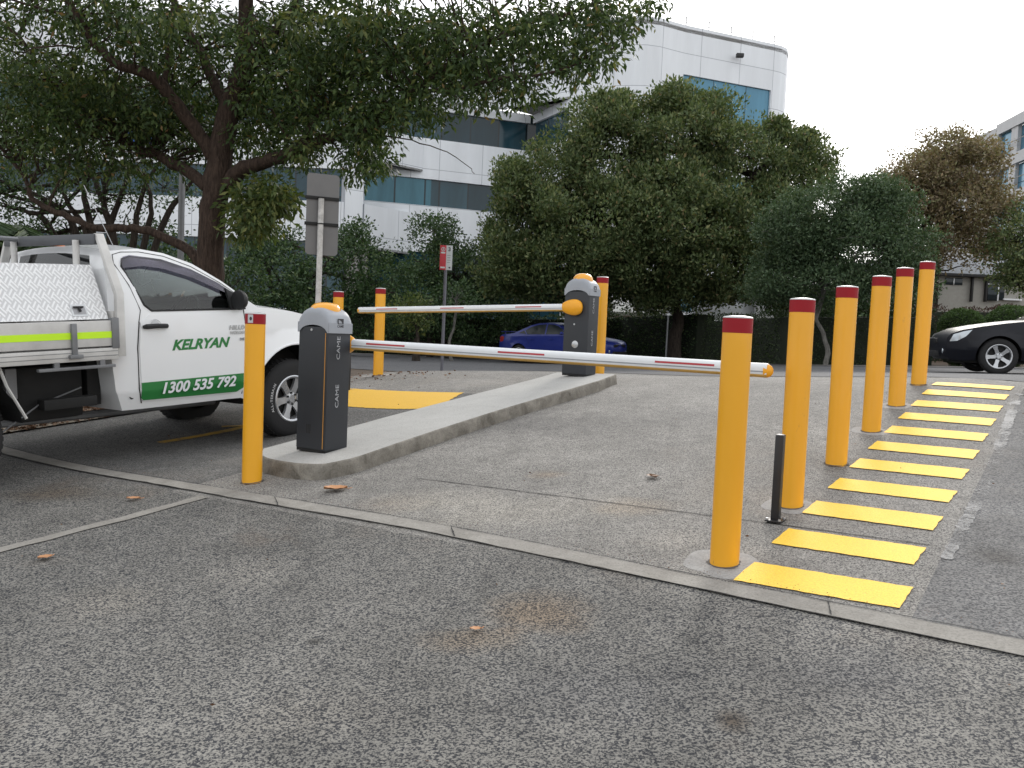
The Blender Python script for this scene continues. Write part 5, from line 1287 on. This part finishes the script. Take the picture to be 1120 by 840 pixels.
bg_tree('shrub_tree', 'dark round-topped tree rising beside the red and white parking sign', (470, 391, 36.3), [(472, 350), (476, 300)],
        [(475, 255, 26, 22, 0, 1.5), (480, 290, 50, 28, 0, 2), (520, 300, 44, 40, .3, 2), (455, 330, 46, 40, -.2, 2), (510, 350, 50, 34, -.2, 2), (545, 335, 36, 40, 0, 2)], L_dark, B_dark, 16, .13, 26, 1.15, .42, group=G)
bg_tree('slender_tree', 'small tree with two pale bare stems behind the parking sign pole', (494, 393, 30.5), [(492, 375), (497, 355), (500, 330)],
        [(500, 325, 26, 16, 0, 1.1), (470, 330, 20, 14, 0, .9)], L_dark, B_pale, 17, .12, 20, .7, .4, group=G, trr=.07)
bg_tree('understorey_shrub', 'dark shrubs filling the gap under the rounded tree behind the clipped hedge', (930, 398, 33), [(930, 370), (930, 340)],
        [(870, 338, 36, 16, 0, 1.2), (915, 335, 50, 24, 0, 1.8), (970, 328, 46, 26, 0, 1.8), (1000, 318, 20, 22, 0, 1.2), (940, 355, 80, 24, 0, 1.8)], L_dark, B_dark, 23, .13, 22, 1.0, .4, group=G, cat='shrub')
bg_tree('leafy_shrub', 'bright green low bush between the two far bollards', (455, 396, 27.0), [(455, 370)], [(448, 336, 20, 10, 0, .8), (455, 352, 16, 10, .0, .6)], L_bright, B_dark, 18, .10, 22, 1.0, .3, group=G, cat='shrub')
bg_tree('multi_stem_tree', 'dark multi-stemmed tree left of the big trunk, behind the ute', (128, 300, 21), [(126, 280), (118, 240), (105, 200), (90, 160)],
        [(30, 225, 50, 26, 0, 1.2), (95, 205, 60, 26, 0, 1.4), (180, 205, 46, 24, .3, 1.2), (-30, 215, 40, 40, 0, 1.5), (60, 255, 50, 10, .5, .8), (60, 130, 70, 40, 0, 2), (140, 140, 60, 36, 0, 2), (20, 150, 60, 36, .5, 2), (-40, 140, 60, 50, 0, 2), (200, 130, 50, 40, .5, 1.8), (0, 195, 40, 20, 0, 1), (160, 255, 40, 8, 1, .8)], L_dark, B_dark, 19, .095, 16, .75, .42, group=G, trr=.12)
bg_tree('shrub_tree', 'dark bush behind the cab roof of the ute', (60, 330, 24), [(60, 300), (70, 280)],
        [(20, 290, 60, 26, 0, 1.8), (110, 285, 60, 20, 0, 1.6), (200, 292, 50, 24, .2, 1.6), (-40, 290, 50, 40, 0, 2), (250, 320, 40, 40, .5, 1.6), (60, 320, 90, 30, 0, 2)], L_dark, B_dark, 20, .12, 26, 1.0, .4, group=G, cat='shrub')
# extra stems of the multi-stem tree
mt_ = [o for o in COL.objects if o.name.startswith('multi_stem')][0]; mb = MB(); b0 = np.array(mt_.location)
for pts in ([(140, 300), (146, 270), (150, 235), (160, 200), (180, 170)], [(150, 300), (158, 265), (166, 225), (150, 180)], [(110, 300), (98, 262), (76, 225), (60, 190)], [(128, 300), (120, 262), (128, 225), (140, 190), (130, 150)], [(98, 300), (84, 255), (60, 225), (20, 205), (-20, 190)], [(150, 300), (176, 250), (198, 215), (215, 190)], [(110, 300), (98, 240), (92, 205), (100, 160)], [(70, 300), (58, 255), (40, 235), (10, 226)]):
    limb(mb, [b0 + np.array([.1, 0, 0])] + [at(x, y, 21) for x, y in pts[1:]], list(np.linspace(.10, .03, len(pts))), 8, 4, rs)
t_ = mb.build('stems', B_dark, smooth=True); t_.parent = mt_; t_.matrix_parent_inverse = Matrix.Translation(-Vector(b0))
# palm
pal = empty('palm'); b0 = at(10, 320, 17); b0[2] = tz(b0[0], b0[1]); pal.location = b0; tag(pal, 'palm with long drooping fronds at the left edge behind the ute tray', 'palm')
mb = MB(); top_p = at(2, 262, 17); mb.tube([b0, (b0 + top_p) / 2, top_p], [.16, .14, .13], 10); t_ = mb.build('trunk', B_dark, smooth=True); t_.parent = pal; t_.matrix_parent_inverse = Matrix.Translation(-Vector(b0))
P_, D_ = [], []
for k_ in range(22):
    a = rs.uniform(0, 6.28); el = rs.uniform(.3, 1.2); Lf = rs.uniform(1.2, 1.9)
    for j in range(60):
        t = j / 60; p = top_p + np.array([math.cos(a) * math.cos(el) * Lf * t, math.sin(a) * math.cos(el) * Lf * t, math.sin(el) * Lf * t - 1.3 * Lf * t * t * .7])
        for sg in (-1, 1):
            P_.append(p); D_.append(np.array([-math.sin(a) * sg + math.cos(a) * .6, math.cos(a) * sg + math.sin(a) * .6, -.45]))
c_ = leaves('fronds', np.array(P_), np.array(D_), .42, .08, rs, L_dark); c_.parent = pal; c_.matrix_parent_inverse = Matrix.Translation(-Vector(b0))

# hedges
def hedge(name, label, pts, w, h, mat, seed, leaf=.07, dens=260, wob=.06, cat='hedge'):
    """pts: list of xy; clipped hedge: leaf shell over a dark core"""
    r2 = np.random.RandomState(seed); pts = [np.array(p[:2]) for p in pts]; root = empty(name, rx(pts[0])); b0 = np.array(root.location)
    core = wall_along('core', pts, w - .18, h - .12, M_core, bevel=.05); core.parent = root; core.matrix_parent_inverse = Matrix.Translation(-Vector(b0))
    P_, D_ = [], []
    for i in range(len(pts) - 1):
        d = pts[i + 1] - pts[i]; L = np.linalg.norm(d); d = d / L; nn = np.array([-d[1], d[0]])
        k = int(L * (2 * h + w) * dens); u = r2.uniform(0, L, k); v = r2.uniform(-h, w + h, k)
        lat = np.where(v < 0, -w / 2, np.where(v > w, w / 2, v - w / 2)); zz = np.where(v < 0, h + v, np.where(v > w, h - (v - w), h))
        wobn = wob * (np.sin(u * 2.1 + seed) + np.sin(u * 5.3 + zz * 3))
        lat = lat * (1 + wobn / w * .6) + r2.normal(size=k) * .03; zz = zz + wobn * (zz > h - .01) + r2.normal(size=k) * .025
        xy = pts[i] + u[:, None] * d + lat[:, None] * nn; z = terr(xy[:, 0], xy[:, 1]) + np.maximum(zz, .03)
        P_.append(np.column_stack([xy, z])); o = np.column_stack([nn[0] * np.sign(lat) * (v < 0) , nn[1] * np.sign(lat), (zz > h - .05) * 1.0]) + r2.normal(size=(k, 3)) * .8; D_.append(o)
    c_ = leaves('foliage', np.vstack(P_), np.vstack(D_), leaf, .5, r2, mat); c_.parent = root; c_.matrix_parent_inverse = Matrix.Translation(-Vector(b0))
    tag(root, label, cat); return root
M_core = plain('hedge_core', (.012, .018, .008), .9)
hp = [at(780, 400, 30.5), at(830, 400, 28), at(868, 400, 25.2), at(950, 400, 24.9), at(1012, 400, 25)]
hedge('clipped_hedge', 'dark clipped hedge along the far footpath behind the bollards', hp, .9, 1.45, L_hedge, 31)
hp2 = [at(250, 390, 36.8), at(400, 390, 37.6), at(560, 390, 38), at(680, 390, 37.5), at(770, 392, 33)]
hedge('tall_hedge', 'tall dark hedge in the shade behind the blue sedan', hp2, 1.0, 1.75, L_dark, 32, .10, 150, .10)
hedge('reddish_hedge', 'reddish-brown hedge behind the two round bushes', [at(1000, 380, 31), at(1150, 380, 30.5)], .9, 1.35 + .45, L_red, 33, .08, 180)
def ball_bush(label, px, py, Y, r, seed):
    r2 = np.random.RandomState(seed); b0 = at(px, py, Y); gz = tz(b0[0], b0[1]); root = empty('round_bush', (b0[0], b0[1], gz)); tag(root, label, 'bush', 'round clipped bushes by the road')
    H = b0[2] - gz
    k = 9000; o = r2.normal(size=(k, 3)); o /= np.linalg.norm(o, axis=1, keepdims=True); o[:, 2] = np.where(o[:, 2] < 0, o[:, 2] * 1.0, o[:, 2])
    wv = 1 + .04 * np.sin(o[:, 0] * 7 + seed) * np.cos(o[:, 1] * 6)
    P_ = o * (np.array([r, r, 1.0]) * wv[:, None]) * r2.uniform(.93, 1.02, (k, 1)); P_[:, 2] = P_[:, 2] * np.where(P_[:, 2] > 0, r * .8, H) + H; P_[:, 2] = np.maximum(P_[:, 2], .03)
    leaves('foliage', P_, o + r2.normal(size=o.shape) * .6, .06, .5, r2, L_bush, root)
    MB().lathe([(0, H + r * .68), (r * .5, H + r * .55), (r * .8, H + r * .2), (r * .86, H * .8), (r * .7, .1), (0, .05)], 20).build('core', M_core, root, smooth=True)
ball_bush('round clipped bush just right of the farthest bollard', 1052, 357, 24.6, .57, 41)
ball_bush('round clipped bush above the bonnet of the black car', 1106, 355, 24.4, .62, 42)
ball_bush('small round bush half hidden behind the farthest bollards', 1000, 376, 25.8, .5, 43)

# far belt of trees closing the view round the whole street
rb = np.random.RandomState(77); PB = []
for k_ in range(150):
    a = rb.uniform(-1.5, 1.5); rr_ = rb.uniform(78, 100); c0 = np.array([math.sin(a) * rr_, math.cos(a) * rr_, rb.uniform(1.5, 4.5)])
    o = rb.normal(size=(300, 3)); o /= np.linalg.norm(o, axis=1, keepdims=True); PB.append(c0 + o * np.array([4.5, 4.5, 3.4]) * rb.uniform(.7, 1.05, (300, 1)))
PB = np.vstack(PB); fb = leaves('distant_trees', PB, rb.normal(size=PB.shape), 1.0, .7, rb, L_dark); tag(fb, 'distant belt of dark trees beyond the buildings', 'trees', kind='stuff')

# grass / leaf litter
r2 = np.random.RandomState(5)
xs_ = r2.uniform(-9, 5, 9000); P_ = []
pos = np.column_stack([xs_, 37.3 + r2.uniform(0, 1.8, 9000)]); pos = np.column_stack([pos, terr(pos[:, 0], pos[:, 1])])
o = leaves('grass', pos, np.column_stack([r2.normal(size=(9000, 2)) * .3, np.ones(9000)]), .14, .12, r2, L_bright); tag(o, 'strip of green grass below the far hedge', 'grass', kind='stuff')
def litter(name, label, polyfn, k, size=.05):
    P_ = np.array([polyfn() for _ in range(k)]); P3 = np.column_stack([P_, terr(P_[:, 0], P_[:, 1]) + r2.uniform(.016, .035, k)])
    o = leaves(name, P3, np.column_stack([r2.normal(size=(k, 2)), r2.normal(size=k) * .12]), size, .55, r2, L_litter); tag(o, label, 'leaf litter', kind='stuff')
L_litter = leafmat('leaf_litter', [(0, (.10, .05, .03)), (.5, (.16, .085, .045)), (1, (.24, .15, .09))], 0)
def f1():
    a = r2.uniform(0, 1); p = ke[0] + (ke[2] - ke[0]) * a if r2.rand() < .7 else ke[2] + (ke[3] - ke[2]) * a
    return p + V * abs(r2.normal()) * .45 + V * .02
litter('leaf_litter', 'brown leaf litter drifted along the kerb beyond the ute', f1, 2600, .05)
def f2():
    return np.array([-1.9, 12.2]) + r2.normal(size=2) * np.array([.55, .35])
litter('leaf_litter', 'brown leaf litter gathered at the foot of the far bollards', f2, 110, .045)
def f3():
    a = r2.uniform(0, 1) ** 1.0 * (len(pa) - 3) + 1; i = int(a); p = pa[i] + (pa[i + 1] - pa[i]) * (a - i)
    return p + U * abs(r2.normal()) * .05
litter('grit', 'dark grit and leaf crumbs gathered along the upper edge of the drain strip', f3, 380, .007)
def f4():
    return ST(r2.uniform(-1, 9), r2.uniform(-1, 8))
litter('scattered_crumbs', 'tiny leaf crumbs scattered thinly over the paving', f4, 160, .018)
# a few individual leaves on the pavement
def leafobj(px, py, size, label, rz, mat=L_fallen):
    q = ground(px, py); mb = MB(); n_ = 9; vs = []
    for i in range(n_):
        t = i / (n_ - 1); w = math.sin(math.pi * t) ** .8 * .40 * (1 + .25 * math.sin(t * 19))
        for s_ in (-1, 0, 1): vs.append(((t - .5) * size, s_ * w * size, .006 + .10 * size * (abs(s_) + (t - .5) ** 2)))
    fs = [(i * 3 + j, i * 3 + j + 1, i * 3 + 4 + j, i * 3 + 3 + j) for i in range(n_ - 1) for j in (0, 1)]
    mb.add(vs, fs); mb.tube([(size * .5, 0, .008), (size * .72, .01, .012)], .002, 4)
    o = mb.build('fallen_leaf', mat, smooth=True); o.location = (q[0], q[1], tz(q[0], q[1]) + .010); o.rotation_euler = (0, 0, rz); tag(o, label, 'leaf', 'fallen leaves on the paving')
leafobj(367, 537.5, .16, 'orange-brown leaf lying just in front of the concrete island', .4)
leafobj(714, 524, .10, 'curled dark leaf in the middle of the exit lane', 1.9, L_litter)
leafobj(49, 613, .08, 'small orange leaf near the joint strip at the far left', 1.0)
leafobj(146, 548, .09, 'pale leaf just below the ute beside the drain strip', .2)
leafobj(520, 692, .05, 'tiny pale leaf on the paving left of the orange stain', .2)

# ------------------------------------------------------------------ buildings
def panelmat(name, c, joint, w, h, jw=.02, dirt=.1, c2k=.95):
    mt, t, b = nt(name); setp(b, rough=.5, spec=.4); tc = N(t, 'ShaderNodeTexCoord')
    br = N(t, 'ShaderNodeTexBrick', offset=0.0, offset_frequency=1, squash=1.0); t.links.new(tc.outputs['UV'], br.inputs['Vector'])
    br.inputs['Scale'].default_value = 1.0; br.inputs['Mortar Size'].default_value = jw; br.inputs['Mortar Smooth'].default_value = 0.1; br.inputs['Brick Width'].default_value = w; br.inputs['Row Height'].default_value = h; br.inputs['Bias'].default_value = 0
    c2 = tuple(x * c2k for x in c); br.inputs['Color1'].default_value = (*c, 1); br.inputs['Color2'].default_value = (*c2, 1); br.inputs['Mortar'].default_value = (*joint, 1)
    mp = N(t, 'ShaderNodeMapping'); mp.inputs['Scale'].default_value = (1, 1, .15); t.links.new(tc.outputs['Object'], mp.inputs[0])
    nz = N(t, 'ShaderNodeTexNoise', Scale=1.2, Detail=6.0, Roughness=.65); t.links.new(mp.outputs[0], nz.inputs['Vector']); r = ramp(t, [(.3, 1 - dirt), (.65, 1.0)], nz.outputs[0])
    t.links.new(mixc(t, 1.0, br.outputs['Color'], r.outputs[0], 'MULTIPLY'), b.inputs['Base Color']); return mt, t, b
M_clad = panelmat('white_cladding', (.86, .89, .93), (.45, .47, .51), 2.6, 2.1, .018)[0]
M_clad2 = panelmat('grey_cladding', (.50, .50, .51), (.34, .34, .35), 4.0, 3.2, .02)[0]
mt, t, b = panelmat('teal_glazing', (.07, .18, .23), (.02, .03, .035), 1.75, 4.0, .05, .35, .72); b.inputs['Roughness'].default_value = .08; b.inputs['Metallic'].default_value = .35; M_glz = mt
mt, t, b = panelmat('dark_glazing', (.03, .085, .115), (.015, .025, .03), 1.75, 4.0, .05, .35, .45); b.inputs['Roughness'].default_value = .08; M_glzd = mt
mt, t, b = panelmat('blue_glazing', (.10, .25, .36), (.03, .07, .1), 2.2, 4.0, .03, .2); b.inputs['Roughness'].default_value = .15; b.inputs['Metallic'].default_value = .3; M_glzb = mt
M_soffit = plain('soffit_grey', (.30, .29, .28), .8)
def wallquad(name, A_, B_, z0, z1, mat, parent, thick=.35, inset=0.0, u0=0.0):
    """vertical slab from plan point A_ to B_ (outer face), thickness to the back (away from camera side)"""
    A_ = np.array(A_[:2]); B_ = np.array(B_[:2]); d = (B_ - A_); L = np.linalg.norm(d); d = d / L; nn = np.array([-d[1], d[0]])
    if np.dot(nn, (A_ + B_) / 2) < 0: nn = -nn       # towards away from the camera
    a, b_ = A_ + nn * inset, B_ + nn * inset; c, e = b_ + nn * thick, a + nn * thick
    vs = [(*a, z0), (*b_, z0), (*b_, z1), (*a, z1), (*e, z0), (*c, z0), (*c, z1), (*e, z1)]
    o = MB().add(vs, [(0, 1, 2, 3), (4, 5, 6, 7), (0, 1, 5, 4), (1, 2, 6, 5), (2, 3, 7, 6), (3, 0, 4, 7)]).build(name, mat, parent)
    uv = o.data.uv_layers.new(name='uv')
    for lp_ in o.data.loops:
        co = o.data.vertices[lp_.vertex_index].co; uv.data[lp_.index].uv = (float(np.dot(np.array([co.x, co.y]) - A_, d)) + u0, co.z)
    return o
ob = empty('office_building', (0, 50, .5)); tag(ob, 'large white panelled office building with teal glass bands behind the trees', 'office building')
def unp_(o):
    o.parent = ob; o.matrix_parent_inverse = Matrix.Translation((0, -50, -.5)); return o
def PX(px, Y, py=190):       # plan point under image point (px, py) at depth Y
    d = ray(px, py); return (CAM + d * (Y / d[1]))[:2]
def bandwall(A_, B_, bands, u0=0):
    for z0, z1, ty in bands:
        if ty == 'w': unp_(wallquad('wall', A_, B_, z0, z1, M_clad, None, .5, 0, u0))
        else:
            mm_ = {'g': M_glz, 'd': M_glzd, 'b': M_glzb}[ty]; unp_(wallquad('window', A_, B_, z0, z1, mm_, None, .12, .18, u0))
# plan points
pL2, pL1, pC0, pC1 = PX(-40, 47.5), PX(120, 47.0), PX(388, 46.2), PX(398, 47.0)
pA0, pA1, pB1 = PX(399, 50.4), PX(580, 54.0), PX(624, 49.7, 110)
bl_ = [(.0, 3.6, 'd'), (3.6, 6.3, 'w'), (6.3, 8.0, 'd'), (8.0, 9.9, 'w')]
low_z = lambda px, py, Y: at(px, py, Y)[2]
zc = dict(w1=low_z(345, 220, 46.5), w2=low_z(345, 184, 46.5), b0=low_z(300, 262, 46.6), d0=low_z(300, 282, 46.6))
topz = 18.6
bandL = [(0, 2.2, 'w'), (2.2, zc['b0'], 'd'), (zc['b0'], zc['w1'], 'w'), (zc['w1'], zc['w2'], 'd'), (zc['w2'], zc['w2'] + 2.2, 'w'), (zc['w2'] + 2.2, zc['w2'] + 3.9, 'd'), (zc['w2'] + 3.9, topz - 1.5, 'w')]
bandwall(pL2, pL1, bandL); bandwall(pL1, PX(378, 46.3), bandL, 6)
unp_(wallquad('wall', PX(378, 46.25), pC1, zc['b0'], topz - 1.5, M_clad, None, .8))
unp_(wallquad('wall', PX(397, 47.2), PX(399.6, 50.4), zc['b0'], topz - 1.5, M_clad, None, .5))
zA = dict(a=low_z(400, 265, 50.4), lb=low_z(400, 218.8, 50.4), lt=low_z(400, 188.8, 50.4), ub=low_z(490, 154, 52), ut=low_z(490, 122.5, 52))
print('zA', zA, zc)
bandA = [(0, zA['a'] - .3, 'd'), (zA['a'] - .3, zA['lb'], 'w'), (zA['lb'], zA['lt'], 'g'), (zA['lt'], zA['ub'], 'w'), (zA['ub'], zA['ut'], 'd'), (zA['ut'], zA['ut'] + .5, 'w')]
pM = PX(473, 51.7)
bandwall(pA0, pM, bandA); bandwall(pM, pA1, [(z0, z1, 'd' if ty == 'g' else ty) for z0, z1, ty in bandA], 10); bandwall(pA1, pB1, [(z0, z1, 'd' if ty in 'g' else ty) for z0, z1, ty in bandA])
for pt_ in (pA1, pC0, pC1, PX(399.6, 50.4)):
    unp_(MB().box(pt_[0] - .28, pt_[0] + .28, pt_[1] - .05, pt_[1] + .6, 0, zc['b0'] + .02 if pt_ is not pA1 else 14.3).build('column', M_soffit if pt_ is not pA1 else M_glzd))
unp_(wallquad('wall', PX(378, 46.6), PX(399, 50.6), 0, zc['b0'], M_soffit, None, .4))
# projecting upper wall, its soffit
pO = PX(553, 52.6)
zs = zA['ut'] + .5
unp_(wallquad('wall', PX(399, 50.3), pO, zs, 17.2, M_clad, None, .5)); unp_(wallquad('wall', pO, pB1, zs, 17.2, M_clad, None, .5))
sof = MB().add([(*pO, zs), (*pB1, zs), (*pA1, zs), (*pO, zs + .1), (*pB1, zs + .1), (*pA1, zs + .1)], [(0, 1, 2), (3, 4, 5), (0, 1, 4, 3), (1, 2, 5, 4), (2, 0, 3, 5)]).build('soffit', M_soffit); unp_(sof)
# projecting balcony wedges at the left
for zz0, zz1, pe, yy in ((zA['lt'] + .35, zA['ub'] - .1, 462, 51.4), (zA['a'] - .5, zA['lb'] - .5, 451, 51.1)):
    a_, b_ = PX(399.5, 48.3), PX(pe, yy)
    unp_(wallquad('balcony_wall', a_, b_, zz0, zz1, M_clad, None, .3))
    s_ = MB().add([(*a_, zz0), (*b_, zz0), (*pA0, zz0), (*a_, zz0 + .12), (*b_, zz0 + .12), (*pA0, zz0 + .12)], [(0, 1, 2), (3, 4, 5), (0, 1, 4, 3), (1, 2, 5, 4), (2, 0, 3, 5)]).build('soffit', M_soffit); unp_(s_)
# right block with rounded corner
cur = []
for i, (px, Y) in enumerate([(624, 49.7), (655, 48.7), (675, 48.25), (693, 48.05), (706, 48.0), (720, 48.2), (735, 48.7), (747, 49.1)]): cur.append(PX(px, Y, 90))
uu = 0
for a_, b_ in zip(cur[:-1], cur[1:]):
    unp_(wallquad('wall', a_, b_, 0, 18.27, M_clad, None, .4, 0, uu)); uu += np.linalg.norm(np.array(b_) - np.array(a_))
pW0, pW1, pE = cur[-1], PX(844, 51.5, 90), PX(853, 51.8, 90)
for z0, z1, ty in [(0, 3, 'w'), (3, 5, 'b'), (5, 8.4, 'w'), (8.4, 10.6, 'b'), (10.6, 13.2, 'w'), (13.2, 15.7, 'b'), (15.7, 18.27, 'w')]:
    if ty == 'w': unp_(wallquad('wall', pW0, pW1, z0, z1, M_clad, None, .4, 0, uu))
    else: unp_(wallquad('window', pW0, pW1, z0, z1, M_glzb, None, .1, .12, uu))
uu += 1
cur2 = [pW1, pE, PX(858.5, 52.2, 90), PX(860.5, 52.9, 90)]
for a_, b_ in zip(cur2[:-1], cur2[1:]): unp_(wallquad('wall', a_, b_, 0, 18.27, M_clad, None, .4, 0, uu)); uu += .8
# roof slab and rail
rf = [PX(625, 50), *cur[1:], pW1, *cur2[1:], PX(700, 70), PX(600, 70)]
unp_(MB().prism([tuple(p) for p in rf], 17.9, 18.1).build('roof', M_soffit))
rl = MB(); pr_ = [np.array([*(np.array(p) * 1.012), 18.9]) for p in [cur[5], cur[6], pW0, pW1, pE]]
rl.tube(pr_, .02, 5); rl.tube([p - np.array([0, 0, .3]) for p in pr_], .015, 5)
for t in np.linspace(0, 1, 5):
    p = pr_[2] + (pr_[3] - pr_[2]) * t; rl.tube([p, p - np.array([0, 0, .65])], .03, 5)
unp_(rl.build('roof_rail', M_galv))
q = at(809, 61, 50.2); cmr = MB().box(q[0] - .2, q[0] + .2, q[1] - .2, q[1] + .1, q[2] - .1, q[2] + .1).build('camera_box', M_inter, bevel=.03); unp_(cmr)
q = at(155, 146, 46.6); bs = MB().box(q[0] - 1.0, q[0] + 1.0, q[1] - .1, q[1] + .05, q[2] - .5, q[2] + .5).build('blue_panel', plain('blue_sign', (.02, .10, .42), .4)); unp_(bs)
# white curved low wall (ramp) below the big tree
cw = empty('curved_canopy', (0, 0, 0)); q = PX(690, 42, 340); cw.location = (q[0], q[1], tz(*q))
tag(cw, 'low white curved canopy under the branches behind the blue car', 'canopy')
zr0, zr1 = at(700, 349, 42)[2] - cw.location.z, at(700, 322, 42)[2] - cw.location.z
MB().lathe([(0.2, zr0), (1.0, zr0), (1.75, zr0 + .1), (1.8, zr0 + .25), (1.5, zr0 + .6), (.4, zr1), (.2, zr1)], 40).build('roof', plain('canopy_white', (.62, .62, .58), .6), cw, smooth=True)
MB().lathe([(.25, 0), (.25, zr0 + .1)], 16).build('column', M_soffit, cw)
wb = empty('low_building', (0, 0, 0)); q = PX(800, 40, 340); wb.location = (q[0], q[1], tz(*q)); bo = np.array(wb.location)
tag(wb, 'low white wall and pavilion glimpsed between the big tree and the hedge', 'building')
def boxat(name, px0, px1, py0, py1, Y, dep, mat, par, bo_):
    a = at(px0, (py0 + py1) / 2, Y); b_ = at(px1, (py0 + py1) / 2, Y); zt_ = at((px0 + px1) / 2, py0, Y)[2]; zb_ = at((px0 + px1) / 2, py1, Y)[2]
    o = MB().box(a[0] - bo_[0], b_[0] - bo_[0], Y - bo_[1], Y + dep - bo_[1], zb_ - bo_[2], zt_ - bo_[2]).build(name, mat, par, bevel=.01); return o
M_wb = plain('white_render', (.60, .63, .66), .7)
boxat('wall', 758, 812, 331, 350, 39, .4, M_wb, wb, bo); boxat('wall', 808, 828, 318, 352, 40, 3, M_wb, wb, bo); boxat('side_wall', 828, 847, 323, 352, 39.5, 3, plain('white_render_b', (.66, .68, .7), .7), wb, bo)
boxat('parapet', 800, 850, 315, 318.5, 39.4, 4, M_wb, wb, bo)
# low beige building at the right
lb_ = empty('beige_building'); q = PX(1070, 46, 330); lb_.location = (q[0], q[1], tz(*q)); bo = np.array(lb_.location); tag(lb_, 'low beige building with dark posts and a glazed door beyond the hedges', 'building')
M_bei = plain('beige_render', (.36, .35, .32), .8); M_bl2 = plain('pale_fascia', (.50, .53, .57), .7)
boxat('wall', 985, 1180, 303, 345, 46, 5, M_bei, lb_, bo); boxat('fascia', 985, 1180, 284, 300.5, 45.7, 6, M_bl2, lb_, bo); boxat('beam', 985, 1180, 300.5, 303.5, 45.6, .4, M_dark, lb_, bo)
for x in (1021, 1064, 1079.5): boxat('column', x - .9, x + .9, 303, 330, 45.75, .2, M_dark, lb_, bo)
wn_ = boxat('window', 1034, 1053, 304, 311.5, 45.95, .1, M_glzd, lb_, bo); boxat('window_frame', 1043, 1044, 304, 311.5, 45.9, .04, M_silver, lb_, bo)
boxat('window', 1081, 1099, 303.5, 328, 45.9, .1, M_glzd, lb_, bo); dr = boxat('door', 1080.5, 1092, 311, 329, 45.8, .06, M_glz, lb_, bo)
boxat('door_frame', 1091.5, 1092.8, 310.5, 329, 45.75, .08, M_boom, lb_, bo); boxat('door_frame', 1080, 1092.8, 310.3, 311.3, 45.75, .08, M_boom, lb_, bo); boxat('sill', 1098, 1118, 326.8, 328.6, 45.8, .2, M_boom, lb_, bo)
# far apartment block
ap = empty('apartment_block'); q = PX(1085, 85); ap.location = (q[0], q[1], .5); bo = np.array(ap.location); tag(ap, 'pale multi-storey apartment block with balconies beyond the brown tree', 'apartment building')
def apw(name, pxa, Ya, pxb, Yb, z0, z1, mat, thick=.4, inset=0.0):
    o = wallquad(name, PX(pxa, Ya, 150), PX(pxb, Yb, 150), z0, z1, mat, None, thick, inset); o.parent = ap; o.matrix_parent_inverse = Matrix.Translation(-Vector(bo)); return o
za_top = at(1090, 137, 82)[2]
apw('wall', 1028, 96, 1089, 84, 0, at(1085, 141, 84.5)[2], M_clad2)
for f_ in range(7):
    zt_ = za_top - f_ * 3.25
    apw('spandrel', 1089, 82, 1160, 70, zt_ - .95, zt_, M_clad2, .4)
    apw('pier', 1089, 82, 1092, 81.5, zt_ - 3.25, zt_ - .95, M_clad2, .4); apw('pier', 1106, 79, 1113, 77.8, zt_ - 3.25, zt_ - .95, M_clad2, .4)
    apw('window', 1092, 81.5, 1106, 79, zt_ - 3.25, zt_ - .95, M_glzb, .1, .3); apw('window', 1113, 77.8, 1160, 70, zt_ - 3.25, zt_ - .95, M_glzb, .1, .3)
    rl_ = apw('balcony_rail', 1090, 81.2, 1160, 69.4, zt_ - 2.35, zt_ - 2.28, M_galv, .05)
# pale distant car behind the bushes
car3 = make_car('parked_car', M_utewhite, PX(1096, 34.5, 340), np.array([-1.0, .05]))
tag(car3, 'white car mostly hidden behind the bushes, only its roof showing', 'car')

# ------------------------------------------------------------------ world and sun
w = bpy.data.worlds.new('World'); SC.world = w; w.use_nodes = True; t = w.node_tree; t.nodes.clear()
SUN_AZ, SUN_EL = 20.0, 28.0
sky = N(t, 'ShaderNodeTexSky', sky_type='NISHITA', sun_disc=False); sky.sun_elevation = R(SUN_EL); sky.sun_rotation = R(SUN_AZ)
tc = N(t, 'ShaderNodeTexCoord'); nz = N(t, 'ShaderNodeTexNoise', Scale=1.6, Detail=6.0, Roughness=.55); t.links.new(tc.outputs['Generated'], nz.inputs['Vector'])
cl = ramp(t, [(.3, (11.4, 11.7, 12.1)), (.7, (13.6, 13.5, 13.3))], nz.outputs[0])
# brighter cloud towards the hidden sun
sd = Vector((math.sin(R(SUN_AZ)) * math.cos(R(SUN_EL)), math.cos(R(SUN_AZ)) * math.cos(R(SUN_EL)), math.sin(R(SUN_EL))))
dp = N(t, 'ShaderNodeVectorMath', operation='DOT_PRODUCT'); t.links.new(tc.outputs['Generated'], dp.inputs[0]); dp.inputs[1].default_value = sd
gr = ramp(t, [(.55, 1.0), (.85, 1.25), (1.0, 1.9)], dp.outputs['Value'])
cc = mixc(t, 1.0, cl.outputs[0], gr.outputs[0], 'MULTIPLY')
fin = mixc(t, .82, sky.outputs[0], cc)
bg = N(t, 'ShaderNodeBackground', Strength=.10); t.links.new(fin, bg.inputs[0]); ow = N(t, 'ShaderNodeOutputWorld'); t.links.new(bg.outputs[0], ow.inputs[0])
sl = bpy.data.lights.new('sun', 'SUN'); sl.energy = 1.4; sl.angle = R(14); sl.color = (1, .95, .88); so = bpy.data.objects.new('sun', sl); COL.objects.link(so)
so.rotation_euler = (-sd).to_track_quat('-Z', 'Y').to_euler()
SC.view_settings.view_transform = 'Standard'; SC.view_settings.look = 'None'; SC.view_settings.exposure = .24; SC.view_settings.gamma = 1; SC.view_settings.use_curve_mapping = False
SC.cycles.use_denoising = True; SC.cycles.max_bounces = 6; SC.cycles.transparent_max_bounces = 8; SC.cycles.diffuse_bounces = 3
